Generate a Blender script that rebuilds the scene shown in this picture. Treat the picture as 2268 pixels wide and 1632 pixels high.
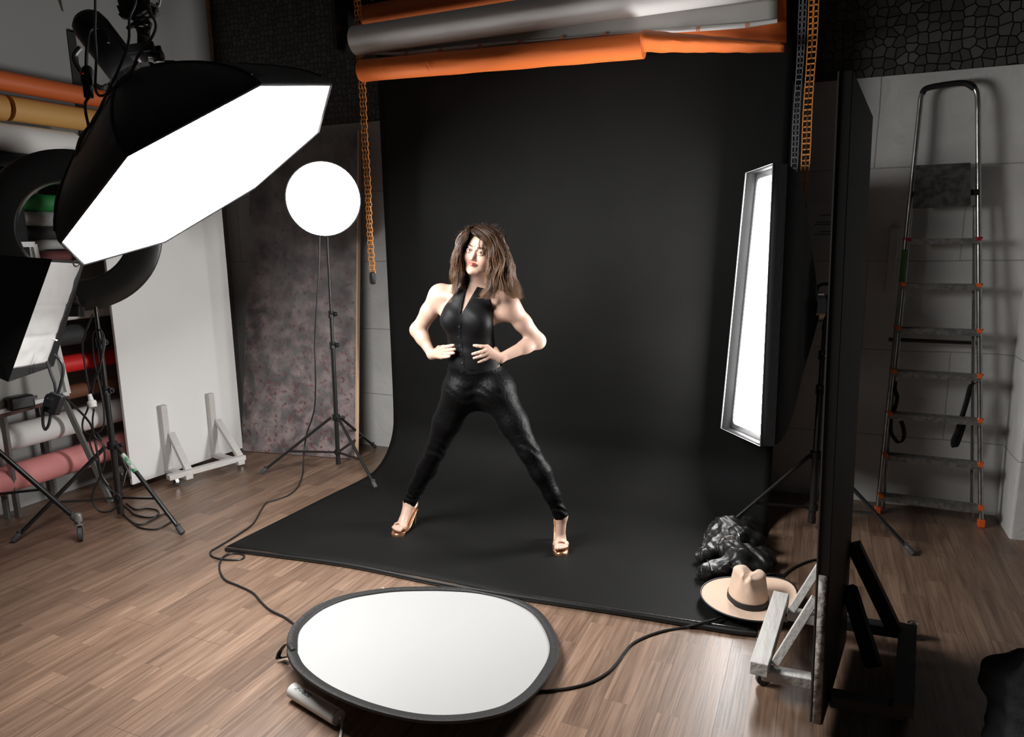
import bpy, bmesh, math, random
import numpy as np
from mathutils import Vector, Matrix, noise
PI = math.pi
SC = bpy.context.scene
COL = SC.collection
for o in list(bpy.data.objects):
    bpy.data.objects.remove(o)

# ---------------------------------------------------------------- camera, world, exposure
FPX, PITCH, ROLL, YAW, CAMH = 1560.0, 0.1845, -0.0150, -0.4115, 1.62
_cy, _sy, _cp, _sp = math.cos(YAW), math.sin(YAW), math.cos(PITCH), math.sin(PITCH)
_F = np.array([_sy * _cp, _cy * _cp, -_sp]); _R = np.array([_cy, -_sy, 0.0]); _U = np.cross(_R, _F)
_cr, _sr = math.cos(ROLL), math.sin(ROLL)
CR, CU, CF = _cr * _R + _sr * _U, -_sr * _R + _cr * _U, _F
CAMM = np.array([CR, CU, CF])
cam_data = bpy.data.cameras.new('camera')
cam = bpy.data.objects.new('camera', cam_data)
COL.objects.link(cam)
cam_data.sensor_width = 36.0
cam_data.lens = FPX / 2268.0 * 36.0
cam_data.clip_start = 0.02
m = Matrix.Identity(4)
for i in range(3):
    m[i][0], m[i][1], m[i][2] = CR[i], CU[i], -CF[i]
m[2][3] = CAMH
cam.matrix_world = m
SC.camera = cam
SC.view_settings.view_transform = 'Standard'
SC.view_settings.look = 'None'
SC.view_settings.gamma = 1.0
SC.view_settings.exposure = 0.0
SC.view_settings.use_curve_mapping = False
world = bpy.data.worlds.new('world')
SC.world = world
world.use_nodes = True
world.node_tree.nodes['Background'].inputs[0].default_value = (0.9, 0.95, 1.0, 1)
world.node_tree.nodes['Background'].inputs[1].default_value = 0.012
OCTA_W, DISH_W, STRIP_W = 31.0, 20.0, 48.0      # radiance of the three softboxes

# ---------------------------------------------------------------- measuring helpers (pixel of the 2268x1632 frame -> point in the room)
O = np.array([0, 0, CAMH])
def ray(x, y):
    return np.array([(x - 1134) / FPX, (816 - y) / FPX, 1.0]) @ CAMM
def fl(x, y, z=0.0):
    d = ray(x, y); return O + d * (z - CAMH) / d[2]
def aty(x, y, Y):
    d = ray(x, y); return O + d * Y / d[1]
def atx(x, y, X):
    d = ray(x, y); return O + d * X / d[0]
def atd(x, y, D):
    return O + ray(x, y) * D
def onplane(x, y, c, n):
    d = ray(x, y); return O + d * (((c - O) @ n) / (d @ n))
V = lambda *a: np.array(a, float)
def unit(v):
    v = np.array(v, float); return v / (np.linalg.norm(v) + 1e-12)

# ---------------------------------------------------------------- materials
MATS = {}
def mat(name, col=(.5, .5, .5), rough=.5, metal=0.0, bump=None, var=None, spec=.5, emit=None, coat=0, sheen=0, sss=0, stretch=None):
    """bump=(scale, strength, detail) ; var=(scale, colour2, contrast) mixes a second colour by noise"""
    if name in MATS: return MATS[name]
    M = bpy.data.materials.new(name); MATS[name] = M
    M.use_nodes = True
    nt = M.node_tree; N = nt.nodes; L = nt.links
    b = N['Principled BSDF']
    b.inputs['Base Color'].default_value = (*col, 1)
    b.inputs['Roughness'].default_value = rough
    b.inputs['Metallic'].default_value = metal
    b.inputs['Specular IOR Level'].default_value = spec
    if coat: b.inputs['Coat Weight'].default_value = coat
    if sheen:
        b.inputs['Sheen Weight'].default_value = sheen
        b.inputs['Sheen Roughness'].default_value = .35
    if sss:
        b.inputs['Subsurface Weight'].default_value = sss
        b.inputs['Subsurface Radius'].default_value = (1, .35, .2)
        b.inputs['Subsurface Scale'].default_value = .012
    if emit:
        b.inputs['Emission Color'].default_value = (*emit[0], 1)
        b.inputs['Emission Strength'].default_value = emit[1]
    tc = N.new('ShaderNodeTexCoord'); src = tc.outputs['Object']
    if stretch:
        mp = N.new('ShaderNodeMapping'); mp.inputs['Scale'].default_value = stretch
        L.new(src, mp.inputs[0]); src = mp.outputs[0]
    if var:
        n = N.new('ShaderNodeTexNoise'); n.inputs['Scale'].default_value = var[0]; n.inputs['Detail'].default_value = 6
        L.new(src, n.inputs['Vector'])
        r = N.new('ShaderNodeValToRGB'); c = var[2]
        r.color_ramp.elements[0].position = .5 - c; r.color_ramp.elements[1].position = .5 + c
        r.color_ramp.elements[0].color = (*col, 1); r.color_ramp.elements[1].color = (*var[1], 1)
        L.new(n.outputs['Fac'], r.inputs[0]); L.new(r.outputs[0], b.inputs['Base Color'])
    if bump:
        n = N.new('ShaderNodeTexNoise'); n.inputs['Scale'].default_value = bump[0]
        n.inputs['Detail'].default_value = bump[2] if len(bump) > 2 else 4
        L.new(src, n.inputs['Vector'])
        bp = N.new('ShaderNodeBump'); bp.inputs['Strength'].default_value = bump[1]; bp.inputs['Distance'].default_value = .01
        L.new(n.outputs['Fac'], bp.inputs['Height']); L.new(bp.outputs[0], b.inputs['Normal'])
    return M
black_metal = mat('black_metal', (.012, .012, .012), .32, .0, spec=.6)
black_plastic = mat('black_plastic', (.011, .011, .012), .42)
black_cloth = mat('black_cloth', (.012, .012, .012), .62, bump=(60, .25), spec=.35)
grey_metal = mat('grey_metal', (.28, .28, .27), .35, .8, var=(30, (.18, .18, .17), .2))
chrome = mat('chrome', (.7, .7, .7), .18, 1.0)
rubber = mat('rubber', (.06, .06, .065), .6)
white_wood = mat('white_wood', (.62, .61, .58), .55, bump=(14, .4, 8), var=(24, (.53, .51, .48), .3), stretch=(3, .6, 3))
white_paint = mat('white_paint', (.84, .84, .82), .5, bump=(4, .12), var=(2.2, (.78, .78, .765), .3))
white_paper = mat('white_paper', (.80, .79, .77), .75, bump=(2, .1))
cable_black = mat('cable_black', (.012, .012, .013), .4)
cable_grey = mat('cable_grey', (.12, .11, .1), .5)
orange_paper = mat('orange_paper', (.86, .19, .035), .62, bump=(5, .25))
orange_plastic = mat('orange_plastic', (.85, .13, .02), .45)
red_dark = mat('dark_red_plastic', (.3, .01, .03), .5)

# ---------------------------------------------------------------- mesh builder
class MB:
    def __init__(s): s.v = []; s.f = []; s.mi = []; s.cur = 0
    def add(s, vs, fs):
        k = len(s.v); s.v += [tuple(float(c) for c in p) for p in vs]
        s.f += [tuple(i + k for i in f) for f in fs]; s.mi += [s.cur] * len(fs); return s
    def box(s, c, size, R=None):
        c = V(*c); h = V(*size) / 2; R = np.eye(3) if R is None else R
        vs = [c + R @ (h * V(x, y, z)) for x in (-1, 1) for y in (-1, 1) for z in (-1, 1)]
        return s.add(vs, [(0, 1, 3, 2), (4, 6, 7, 5), (0, 4, 5, 1), (2, 3, 7, 6), (0, 2, 6, 4), (1, 5, 7, 3)])
    def beam(s, a, b, w, h, up=(0, 0, 1)):
        a, b = V(*a), V(*b); d = unit(b - a); x = np.cross(d, unit(up))
        if np.linalg.norm(x) < 1e-3: x = np.cross(d, V(0, 1, 0))
        x = unit(x); z = np.cross(x, d)
        vs = [p + x * w / 2 * i + z * h / 2 * j for p in (a, b) for i, j in ((-1, -1), (1, -1), (1, 1), (-1, 1))]
        return s.add(vs, [(0, 1, 2, 3), (7, 6, 5, 4), (0, 4, 5, 1), (1, 5, 6, 2), (2, 6, 7, 3), (3, 7, 4, 0)])
    def tube(s, pts, r, seg=10, cap=True, closed=False):
        pts = [V(*p) for p in pts]; n = len(pts)
        rr = r if hasattr(r, '__len__') else [r] * n
        vs = []; x = None
        for i, p in enumerate(pts):
            if closed: d = unit(pts[(i + 1) % n] - pts[i - 1])
            else: d = unit(pts[min(i + 1, n - 1)] - pts[max(i - 1, 0)])
            if x is None:
                x = np.cross(d, V(0, 0, 1))
                if np.linalg.norm(x) < 1e-3: x = V(1, 0, 0)
            x = unit(x - d * (x @ d)); y = np.cross(d, x)
            for k in range(seg):
                t = 2 * PI * k / seg
                vs.append(p + rr[i] * (math.cos(t) * x + math.sin(t) * y))
        fs = []
        for i in range(n if closed else n - 1):
            for k in range(seg):
                a, b = i * seg + k, i * seg + (k + 1) % seg
                j = (i + 1) % n
                fs.append((a, b, j * seg + (k + 1) % seg, j * seg + k))
        if cap and not closed:
            fs.append(tuple(range(seg - 1, -1, -1))); fs.append(tuple((n - 1) * seg + k for k in range(seg)))
        return s.add(vs, fs)
    def lathe(s, prof, o, ax=(0, 0, 1), seg=32, x0=None, cap=False):
        """prof = [(radius, height)] along axis"""
        o = V(*o); ax = unit(ax)
        x = np.cross(ax, V(0, 0, 1)) if x0 is None else V(*x0)
        if np.linalg.norm(x) < 1e-3: x = V(1, 0, 0)
        x = unit(x - ax * (x @ ax)); y = np.cross(ax, x)
        vs = [o + ax * h + r * (math.cos(2 * PI * k / seg) * x + math.sin(2 * PI * k / seg) * y) for r, h in prof for k in range(seg)]
        fs = [(i * seg + k, i * seg + (k + 1) % seg, (i + 1) * seg + (k + 1) % seg, (i + 1) * seg + k) for i in range(len(prof) - 1) for k in range(seg)]
        if cap: fs += [tuple(range(seg - 1, -1, -1)), tuple((len(prof) - 1) * seg + k for k in range(seg))]
        return s.add(vs, fs)
    def grid(s, f, nu, nv, wrap=False):
        vs = [f(i / (nu - 1) if not wrap else i / nu, j / (nv - 1)) for i in range(nu) for j in range(nv)]
        fs = [(i * nv + j, ((i + 1) % nu) * nv + j, ((i + 1) % nu) * nv + j + 1, i * nv + j + 1) for i in range(nu if wrap else nu - 1) for j in range(nv - 1)]
        return s.add(vs, fs)
    def build(s, name, m, parent=None, smooth=True, loc=None, solid=0, bevel=0, subd=0):
        if parent is not None:
            root = parent
            while root.parent: root = root.parent
            o0 = root['_o'] if '_o' in root else (0, 0, 0)
        else: o0 = loc if loc is not None else (0, 0, 0)
        o0 = V(*list(o0))
        me = bpy.data.meshes.new(name)
        me.from_pydata([tuple(V(*p) - o0) for p in s.v], [], s.f)
        ms = m if isinstance(m, (list, tuple)) else [m]
        for q in ms: me.materials.append(q)
        if len(ms) > 1: me.polygons.foreach_set('material_index', s.mi)
        bm = bmesh.new(); bm.from_mesh(me); bmesh.ops.recalc_face_normals(bm, faces=bm.faces); bm.to_mesh(me); bm.free()
        if smooth:
            me.polygons.foreach_set('use_smooth', [True] * len(me.polygons))
            try: me.set_sharp_from_angle(angle=math.radians(40))
            except Exception: pass
        me.update()
        ob = bpy.data.objects.new(name, me); COL.objects.link(ob)
        if parent is not None: ob.parent = parent
        else: ob.location = o0; ob['_o'] = tuple(o0)
        if solid:
            md = ob.modifiers.new('thickness', 'SOLIDIFY'); md.thickness = solid; md.offset = 0
        if bevel:
            md = ob.modifiers.new('bevel', 'BEVEL'); md.width = bevel; md.segments = 2; md.limit_method = 'ANGLE'
        if subd:
            md = ob.modifiers.new('subd', 'SUBSURF'); md.levels = subd; md.render_levels = subd
        return ob
def thing(name, label, cat, loc=(0, 0, 0), group=None):
    o = bpy.data.objects.new(name, None); COL.objects.link(o)
    o.location = tuple(float(c) for c in loc); o['_o'] = tuple(float(c) for c in loc)
    o.empty_display_size = .1
    o['label'] = label; o['category'] = cat
    if group: o['group'] = group
    return o
def tag(o, label, cat, group=None, kind=None):
    o['label'] = label; o['category'] = cat
    if group: o['group'] = group
    if kind: o['kind'] = kind
    return o
def struct(mb, name, m, label=None, **k):
    o = mb.build(name, m, None, **k); o['kind'] = 'structure'
    if label: o['label'] = label
    return o
def spline(pts, n=8):
    P = [V(*p) for p in pts]; P = [2 * P[0] - P[1]] + P + [2 * P[-1] - P[-2]]; out = []
    for i in range(1, len(P) - 2):
        for k in range(n):
            t = k / n; a, b, c, d = P[i - 1], P[i], P[i + 1], P[i + 2]
            out.append(.5 * ((2 * b) + (c - a) * t + (2 * a - 5 * b + 4 * c - d) * t * t + (-a + 3 * b - 3 * c + d) * t ** 3))
    out.append(P[-2]); return out
def label_part(o, text): o['label'] = text; return o

# ---------------------------------------------------------------- the room
XL, YB, YBR = -4.5, 4.5, 4.62
def floor_mat():
    M = bpy.data.materials.new('laminate_floor'); M.use_nodes = True
    nt = M.node_tree; N = nt.nodes; L = nt.links; b = N['Principled BSDF']
    tc = N.new('ShaderNodeTexCoord')
    mp = N.new('ShaderNodeMapping'); mp.inputs['Rotation'].default_value = (0, 0, PI / 2)
    mp.inputs['Location'].default_value = (.13, .0455, 0)
    L.new(tc.outputs['Object'], mp.inputs[0])
    def brick(w, h, mortar, off, c1, c2):
        k = N.new('ShaderNodeTexBrick'); k.offset = off; k.offset_frequency = 2; k.squash = 1
        k.inputs['Scale'].default_value = 1; k.inputs['Brick Width'].default_value = w; k.inputs['Row Height'].default_value = h
        k.inputs['Mortar Size'].default_value = mortar; k.inputs['Mortar Smooth'].default_value = .2; k.inputs['Bias'].default_value = 0
        k.inputs['Color1'].default_value = c1; k.inputs['Color2'].default_value = c2; k.inputs['Mortar'].default_value = (0, 0, 0, 1)
        L.new(mp.outputs[0], k.inputs[0]); return k
    k1 = brick(.47, .0954, .0006, .37, (0, 0, 0, 1), (1, 1, 1, 1))
    k2 = brick(1.28, .1908, .0012, .4, (1, 1, 1, 1), (1, 1, 1, 1))
    # wood grain, long in Y
    sep = N.new('ShaderNodeSeparateXYZ'); L.new(mp.outputs[0], sep.inputs[0])
    add = N.new('ShaderNodeVectorMath'); add.operation = 'MULTIPLY_ADD'
    add.inputs[1].default_value = (1.1, 17, 1)
    cmb = N.new('ShaderNodeVectorMath'); cmb.operation = 'SCALE'; cmb.inputs[3].default_value = 7.0
    L.new(k1.outputs['Color'], cmb.inputs[0])
    L.new(mp.outputs[0], add.inputs[0]); L.new(cmb.outputs[0], add.inputs[2])
    n1 = N.new('ShaderNodeTexNoise'); n1.inputs['Scale'].default_value = 1.6; n1.inputs['Detail'].default_value = 9; n1.inputs['Roughness'].default_value = .62
    n1.inputs['Distortion'].default_value = .9
    L.new(add.outputs[0], n1.inputs['Vector'])
    add2 = N.new('ShaderNodeVectorMath'); add2.operation = 'MULTIPLY_ADD'; add2.inputs[1].default_value = (4, 160, 1)
    L.new(mp.outputs[0], add2.inputs[0]); L.new(cmb.outputs[0], add2.inputs[2])
    n2 = N.new('ShaderNodeTexNoise'); n2.inputs['Scale'].default_value = 1.0; n2.inputs['Detail'].default_value = 5
    L.new(add2.outputs[0], n2.inputs['Vector'])
    r = N.new('ShaderNodeValToRGB'); e = r.color_ramp.elements
    e[0].position = .28; e[0].color = (.115, .070, .046, 1); e[1].position = .74; e[1].color = (.30, .205, .145, 1)
    q = e.new(.5); q.color = (.205, .130, .089, 1)
    L.new(n1.outputs['Fac'], r.inputs[0])
    # per strip tint
    mx = N.new('ShaderNodeMix'); mx.data_type = 'RGBA'; mx.blend_type = 'MULTIPLY'; mx.inputs[0].default_value = 1
    rs = N.new('ShaderNodeValToRGB'); rs.color_ramp.elements[0].color = (.76, .74, .73, 1); rs.color_ramp.elements[1].color = (1.16, 1.15, 1.14, 1)
    L.new(k1.outputs['Color'], rs.inputs[0]); L.new(r.outputs[0], mx.inputs[6]); L.new(rs.outputs[0], mx.inputs[7])
    m2 = N.new('ShaderNodeMix'); m2.data_type = 'RGBA'; m2.blend_type = 'MULTIPLY'; m2.inputs[0].default_value = .45
    rf = N.new('ShaderNodeValToRGB'); rf.color_ramp.elements[0].position = .35; rf.color_ramp.elements[1].position = .6
    rf.color_ramp.elements[0].color = (.45, .42, .4, 1)
    L.new(n2.outputs['Fac'], rf.inputs[0]); L.new(mx.outputs[2], m2.inputs[6]); L.new(rf.outputs[0], m2.inputs[7])
    m3 = N.new('ShaderNodeMix'); m3.data_type = 'RGBA'; m3.blend_type = 'MIX'
    m3.inputs[7].default_value = (.1, .065, .045, 1)
    L.new(m2.outputs[2], m3.inputs[6]); L.new(k2.outputs['Fac'], m3.inputs[0])
    L.new(m3.outputs[2], b.inputs['Base Color'])
    b.inputs['Roughness'].default_value = .36
    rr = N.new('ShaderNodeMapRange'); rr.inputs[3].default_value = .30; rr.inputs[4].default_value = .46
    L.new(n2.outputs['Fac'], rr.inputs[0]); L.new(rr.outputs[0], b.inputs['Roughness'])
    bp = N.new('ShaderNodeBump'); bp.inputs['Strength'].default_value = .25; bp.inputs['Distance'].default_value = .001
    L.new(n2.outputs['Fac'], bp.inputs['Height']); 
    bp2 = N.new('ShaderNodeBump'); bp2.invert = True; bp2.inputs['Strength'].default_value = .6; bp2.inputs['Distance'].default_value = .0015
    L.new(k2.outputs['Fac'], bp2.inputs['Height']); L.new(bp.outputs[0], bp2.inputs['Normal']); L.new(bp2.outputs[0], b.inputs['Normal'])
    return M
struct(MB().box((-1.6, 2.0, -.05), (6.6, 7.4, .1)), 'floor', floor_mat(), 'brown walnut laminate floor of long planks', smooth=False)

def plaster_mat():
    """white painted block wall with masonry seams, scuffs and lumpy plaster"""
    M = bpy.data.materials.new('painted_block_wall'); M.use_nodes = True
    nt = M.node_tree; N = nt.nodes; L = nt.links; b = N['Principled BSDF']
    tc = N.new('ShaderNodeTexCoord')
    mp = N.new('ShaderNodeMapping'); mp.inputs['Rotation'].default_value = (-PI / 2, 0, 0); mp.inputs['Location'].default_value = (.35, -.07, 0)
    L.new(tc.outputs['Object'], mp.inputs[0])
    sp = N.new('ShaderNodeSeparateXYZ'); L.new(tc.outputs['Object'], sp.inputs[0])
    cb = N.new('ShaderNodeCombineXYZ'); L.new(sp.outputs[0], cb.inputs[0]); L.new(sp.outputs[2], cb.inputs[1])
    wob = N.new('ShaderNodeTexNoise'); wob.inputs['Scale'].default_value = 3; L.new(tc.outputs['Object'], wob.inputs['Vector'])
    va = N.new('ShaderNodeVectorMath'); va.operation = 'MULTIPLY_ADD'; va.inputs[1].default_value = (.02, .02, 0)
    L.new(wob.outputs['Color'], va.inputs[0]); L.new(cb.outputs[0], va.inputs[2])
    mo = N.new('ShaderNodeVectorMath'); mo.operation = 'ADD'; mo.inputs[1].default_value = (.3, .082, 0); L.new(va.outputs[0], mo.inputs[0])
    k = N.new('ShaderNodeTexBrick'); k.offset = .45
    for n_, v_ in (('Scale', 1), ('Brick Width', 1.02), ('Row Height', .515), ('Mortar Size', .004), ('Mortar Smooth', .6), ('Bias', 0)): k.inputs[n_].default_value = v_
    L.new(mo.outputs[0], k.inputs[0])
    n1 = N.new('ShaderNodeTexNoise'); n1.inputs['Scale'].default_value = 2.3; n1.inputs['Detail'].default_value = 8; L.new(tc.outputs['Object'], n1.inputs['Vector'])
    r = N.new('ShaderNodeValToRGB'); r.color_ramp.elements[0].position = .35; r.color_ramp.elements[1].position = .62
    r.color_ramp.elements[0].color = (.50, .495, .48, 1); r.color_ramp.elements[1].color = (.60, .595, .58, 1)
    L.new(n1.outputs['Fac'], r.inputs[0])
    sc = N.new('ShaderNodeTexNoise'); sc.inputs['Scale'].default_value = 9; sc.inputs['Detail'].default_value = 8; sc.inputs['Roughness'].default_value = .75
    L.new(tc.outputs['Object'], sc.inputs['Vector'])
    rs = N.new('ShaderNodeValToRGB'); rs.color_ramp.elements[0].position = .66; rs.color_ramp.elements[1].position = .76
    rs.color_ramp.elements[0].color = (0, 0, 0, 1); rs.color_ramp.elements[1].color = (1, 1, 1, 1)
    L.new(sc.outputs['Fac'], rs.inputs[0])
    m1 = N.new('ShaderNodeMix'); m1.data_type = 'RGBA'; L.new(rs.outputs[0], m1.inputs[0]); L.new(r.outputs[0], m1.inputs[6]); m1.inputs[7].default_value = (.34, .33, .32, 1)
    sf = N.new('ShaderNodeMath'); sf.operation = 'MULTIPLY'; sf.inputs[1].default_value = .45; L.new(k.outputs['Fac'], sf.inputs[0])
    m2 = N.new('ShaderNodeMix'); m2.data_type = 'RGBA'; L.new(sf.outputs[0], m2.inputs[0]); L.new(m1.outputs[2], m2.inputs[6]); m2.inputs[7].default_value = (.2, .19, .18, 1)
    L.new(m2.outputs[2], b.inputs['Base Color']); b.inputs['Roughness'].default_value = .55
    n3 = N.new('ShaderNodeTexNoise'); n3.inputs['Scale'].default_value = 5; n3.inputs['Detail'].default_value = 7; n3.inputs['Distortion'].default_value = 1.2
    L.new(tc.outputs['Object'], n3.inputs['Vector'])
    b1 = N.new('ShaderNodeBump'); b1.inputs['Strength'].default_value = .5; b1.inputs['Distance'].default_value = .02; L.new(n3.outputs['Fac'], b1.inputs['Height'])
    b2 = N.new('ShaderNodeBump'); b2.invert = True; b2.inputs['Strength'].default_value = .7; b2.inputs['Distance'].default_value = .006
    L.new(k.outputs['Fac'], b2.inputs['Height']); L.new(b1.outputs[0], b2.inputs['Normal']); L.new(b2.outputs[0], b.inputs['Normal'])
    return M
plaster = plaster_mat()
def mosaic_mat(scale):
    M = bpy.data.materials.new('stone_mosaic'); M.use_nodes = True
    nt = M.node_tree; N = nt.nodes; L = nt.links; b = N['Principled BSDF']
    tc = N.new('ShaderNodeTexCoord'); sp = N.new('ShaderNodeSeparateXYZ'); L.new(tc.outputs['Object'], sp.inputs[0])
    cb = N.new('ShaderNodeCombineXYZ'); L.new(sp.outputs[0], cb.inputs[0]); L.new(sp.outputs[2], cb.inputs[1])
    v1 = N.new('ShaderNodeTexVoronoi'); v1.feature = 'DISTANCE_TO_EDGE'; v1.voronoi_dimensions = '2D'; v1.inputs['Scale'].default_value = scale; v1.inputs['Randomness'].default_value = .62
    v2 = N.new('ShaderNodeTexVoronoi'); v2.voronoi_dimensions = '2D'; v2.inputs['Scale'].default_value = scale; v2.inputs['Randomness'].default_value = .62
    L.new(cb.outputs[0], v1.inputs['Vector']); L.new(cb.outputs[0], v2.inputs['Vector'])
    r = N.new('ShaderNodeValToRGB'); r.color_ramp.elements[0].position = .035; r.color_ramp.elements[1].position = .065
    L.new(v1.outputs['Distance'], r.inputs[0])
    rc = N.new('ShaderNodeValToRGB'); rc.color_ramp.elements[0].color = (.05, .047, .043, 1); rc.color_ramp.elements[1].color = (.125, .12, .11, 1)
    L.new(v2.outputs['Color'], rc.inputs[0])
    mx = N.new('ShaderNodeMix'); mx.data_type = 'RGBA'; L.new(r.outputs[0], mx.inputs[0]); mx.inputs[6].default_value = (.006, .005, .005, 1); L.new(rc.outputs[0], mx.inputs[7])
    L.new(mx.outputs[2], b.inputs['Base Color']); b.inputs['Roughness'].default_value = .38
    vb = N.new('ShaderNodeMath'); vb.operation = 'MULTIPLY'; L.new(r.outputs[0], vb.inputs[0]); 
    ad = N.new('ShaderNodeMath'); ad.operation = 'ADD'; L.new(v2.outputs['Color'], ad.inputs[1]); ad.inputs[0].default_value = .7; L.new(ad.outputs[0], vb.inputs[1])
    bp = N.new('ShaderNodeBump'); bp.inputs['Strength'].default_value = .8; bp.inputs['Distance'].default_value = .008
    L.new(vb.outputs[0], bp.inputs['Height']); L.new(bp.outputs[0], b.inputs['Normal'])
    return M
mosaic = mosaic_mat(25); mosaic_big = mosaic_mat(19)
# back wall: a straight slab turned a hair towards the right corner
kx = (YBR - YB) / (1.0 - XL)
def yb(x): return YB + (x - XL) * kx
wb = MB()
def wallstrip(mb, x0, x1, z0, z1, dy, th=.12):
    a, b = V(x0, yb(x0) + dy + th / 2, 0), V(x1, yb(x1) + dy + th / 2, 0)
    vs = [V(p[0], p[1] + s * th / 2, z) for p in (a, b) for s in (-1, 1) for z in (z0, z1)]
    return mb.add(vs, [(0, 1, 3, 2), (4, 6, 7, 5), (0, 4, 5, 1), (2, 3, 7, 6), (0, 2, 6, 4), (1, 5, 7, 3)])
wallstrip(wb, XL - .1, 1.65, -.05, 2.462, 0)
wb.cur = 1
wallstrip(wb, XL - .1, -2.0, 2.462, 3.6, .03); wb.cur = 2; wallstrip(wb, -2.0, 1.65, 2.462, 3.6, .03)
struct(wb, 'wall_back', [plaster, mosaic, mosaic_big], 'white painted block wall below dark stone mosaic', smooth=False)
wallgrey = mat('grey_wall', (.30, .30, .29), .6, bump=(3, .1), var=(1.3, (.27, .27, .265), .3))
struct(MB().box((XL - .06, 1.4, 1.78), (.12, 6.2, 3.66)), 'wall_left', wallgrey, 'smooth grey painted side wall behind the paper rolls', smooth=False)
wr = MB()
wr.box((1.13, 4.46, 1.2), (.24, .36, 2.5)); wr.box((1.5, 4.32, 1.2), (.5, .06, 2.5))
struct(wr, 'wall_right', plaster, 'rough white plastered pier at the right corner', smooth=False, bevel=.012)
struct(MB().box((-1.6, 2.0, 3.66), (6.6, 7.4, .1)), 'ceiling', mat('ceiling_paint', (.06, .06, .06), .8), smooth=False)
# narrow access strip and chipped corner on the left wall
tr = MB(); pa, pb = atx(157, 68, XL + .006), atx(182, 300, XL + .006)
tr.beam(pa, V(pa[0], pa[1], 2.0), .004, .055, up=(0, 1, 0))
tr.beam(pa + V(0, -.02, 0), pa + V(0, .22, 0), .004, .014, up=(0, 0, 1))
struct(tr, 'trim_1', mat('dark_trim', (.015, .015, .015), .6), smooth=False)
ct = MB(); zz = np.linspace(2.46, 3.6, 40); random.seed(4)
for i in range(39):
    w = .004 + random.random() * .007
    ct.box((XL + w / 2, 4.49, (zz[i] + zz[i + 1]) / 2), (w, .03, zz[1] - zz[0] + .001))
struct(ct, 'trim_2', mat('chipped_plaster', (.36, .2, .1), .8, var=(20, (.2, .1, .05), .3)), smooth=False)
# round inlay of lighter stones high in the mosaic
# wall ledge where the lower wall ends, latch strip and notice on the back wall
lt = MB(); c = aty(1976, 575, 4.58)
lt.box((c[0], yb(c[0]) - .012, c[2]), (.045, .022, .36)); lt.box((c[0], yb(c[0]) - .02, c[2] + .165), (.05, .03, .02))
tag(lt.build('wooden_latch', mat('latch_paint', (.5, .5, .48), .5, bump=(12, .4)), None, loc=tuple(c), bevel=.003), 'white painted upright latch board fixed to the wall between black board and ladder', 'latch')
nt_ = MB(); c = aty(1840, 505, 4.58)
nt_.box((c[0] - .03, yb(c[0]) - .004, c[2]), (.21, .002, .30)); nt_.cur = 1
random.seed(8)
for j, (z, w) in enumerate(((.075, .07), (.035, .1), (.022, .12), (-.02, .06), (-.035, .11))):
    xx = -w / 2
    while xx < w / 2:
        ww = random.uniform(.006, .012)
        nt_.box((c[0] - .03 + xx + ww / 2, yb(c[0]) - .0055, c[2] + z), (ww * .8, .0012, .0055)); xx += ww
tag(nt_.build('paper_notice', [mat('notice_paper', (.6, .6, .58), .7), mat('notice_ink', (.05, .05, .05), .7)], None, loc=tuple(c), smooth=False), 'white paper notice with small lines of print taped to the back wall', 'notice')
# ---------------------------------------------------------------- light modifiers
emit_octa = mat('octabox_diffuser', (.8, .8, .8), .6, emit=((1, .985, .97), OCTA_W))
emit_dish = mat('lit_reflector', (.8, .8, .8), .5, emit=((1, .985, .97), DISH_W))
emit_defl = mat('lit_deflector', (.8, .8, .8), .5, emit=((1, .99, .98), .85))
emit_strip = mat('strip_diffuser', (.8, .8, .8), .6, emit=((1, .985, .97), STRIP_W))
silver_cloth = mat('silver_lining', (.5, .5, .5), .35, .7, bump=(60, .3))
shell_cloth = mat('softbox_shell', (.010, .010, .0105), .5, bump=(7, .35), spec=.4)
lip_cloth = mat('softbox_lip', (.03, .03, .031), .6, bump=(40, .2))

def knob(mb, c, ax, r=.012, h=.03):
    mb.lathe([(0, 0), (r * .5, 0), (r * .5, h * .4), (r, h * .4), (r, h), (r * .8, h * 1.05), (0, h * 1.05)], c, ax, 12)

# octabox over the set
oc = V(-2.197, 2.101, 1.873); on = unit(V(.510, .238, -.827))
opx = [(575, 181), (731, 183), (703, 289), (564, 411), (362, 532), (180, 583), (129, 533), (275, 340)]
ov = [onplane(x, y, oc, on) for x, y in opx]
octabox = thing('octagonal_softbox', 'large lit octagonal softbox hanging from the overhead boom above the set', 'softbox', oc)
K = .40
def shell_rows(verts, c, n, K, small, rows=12, fwd=.012, pw=1.45):
    out = [[v + n * fwd for v in verts], list(verts)]
    for i in range(1, rows + 1):
        t = i / rows; s = 1 - t ** pw
        out.append([c - n * K * t + (v - c) * (small + (1 - small) * s) for v in verts])
    return out
def shell_mesh(mb, rows, seams=4, sag=.0, c=None):
    n = len(rows[0]); m = n * seams; vs = []
    for ri, r in enumerate(rows):
        for k in range(n):
            a, b = r[k], r[(k + 1) % n]
            for j in range(seams):
                t = j / seams; p = a + (b - a) * t
                cc = sum(r) / n; p = p + unit(cc - p) * sag * math.sin(PI * t) * (np.linalg.norm(b - a) / .45)
                vs.append(p)
    fs = [(i * m + k, i * m + (k + 1) % m, (i + 1) * m + (k + 1) % m, (i + 1) * m + k) for i in range(len(rows) - 1) for k in range(m)]
    mb.add(vs, fs)
sh = MB(); shell_mesh(sh, shell_rows(ov, oc, on, K, .17)); label_part(sh.build('shell', shell_cloth, octabox, solid=.004), 'black fabric shell')
lp = MB(); lin = [oc + (v - oc) * .985 + on * .009 for v in ov]; lout = [v + on * .012 for v in ov]
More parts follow.
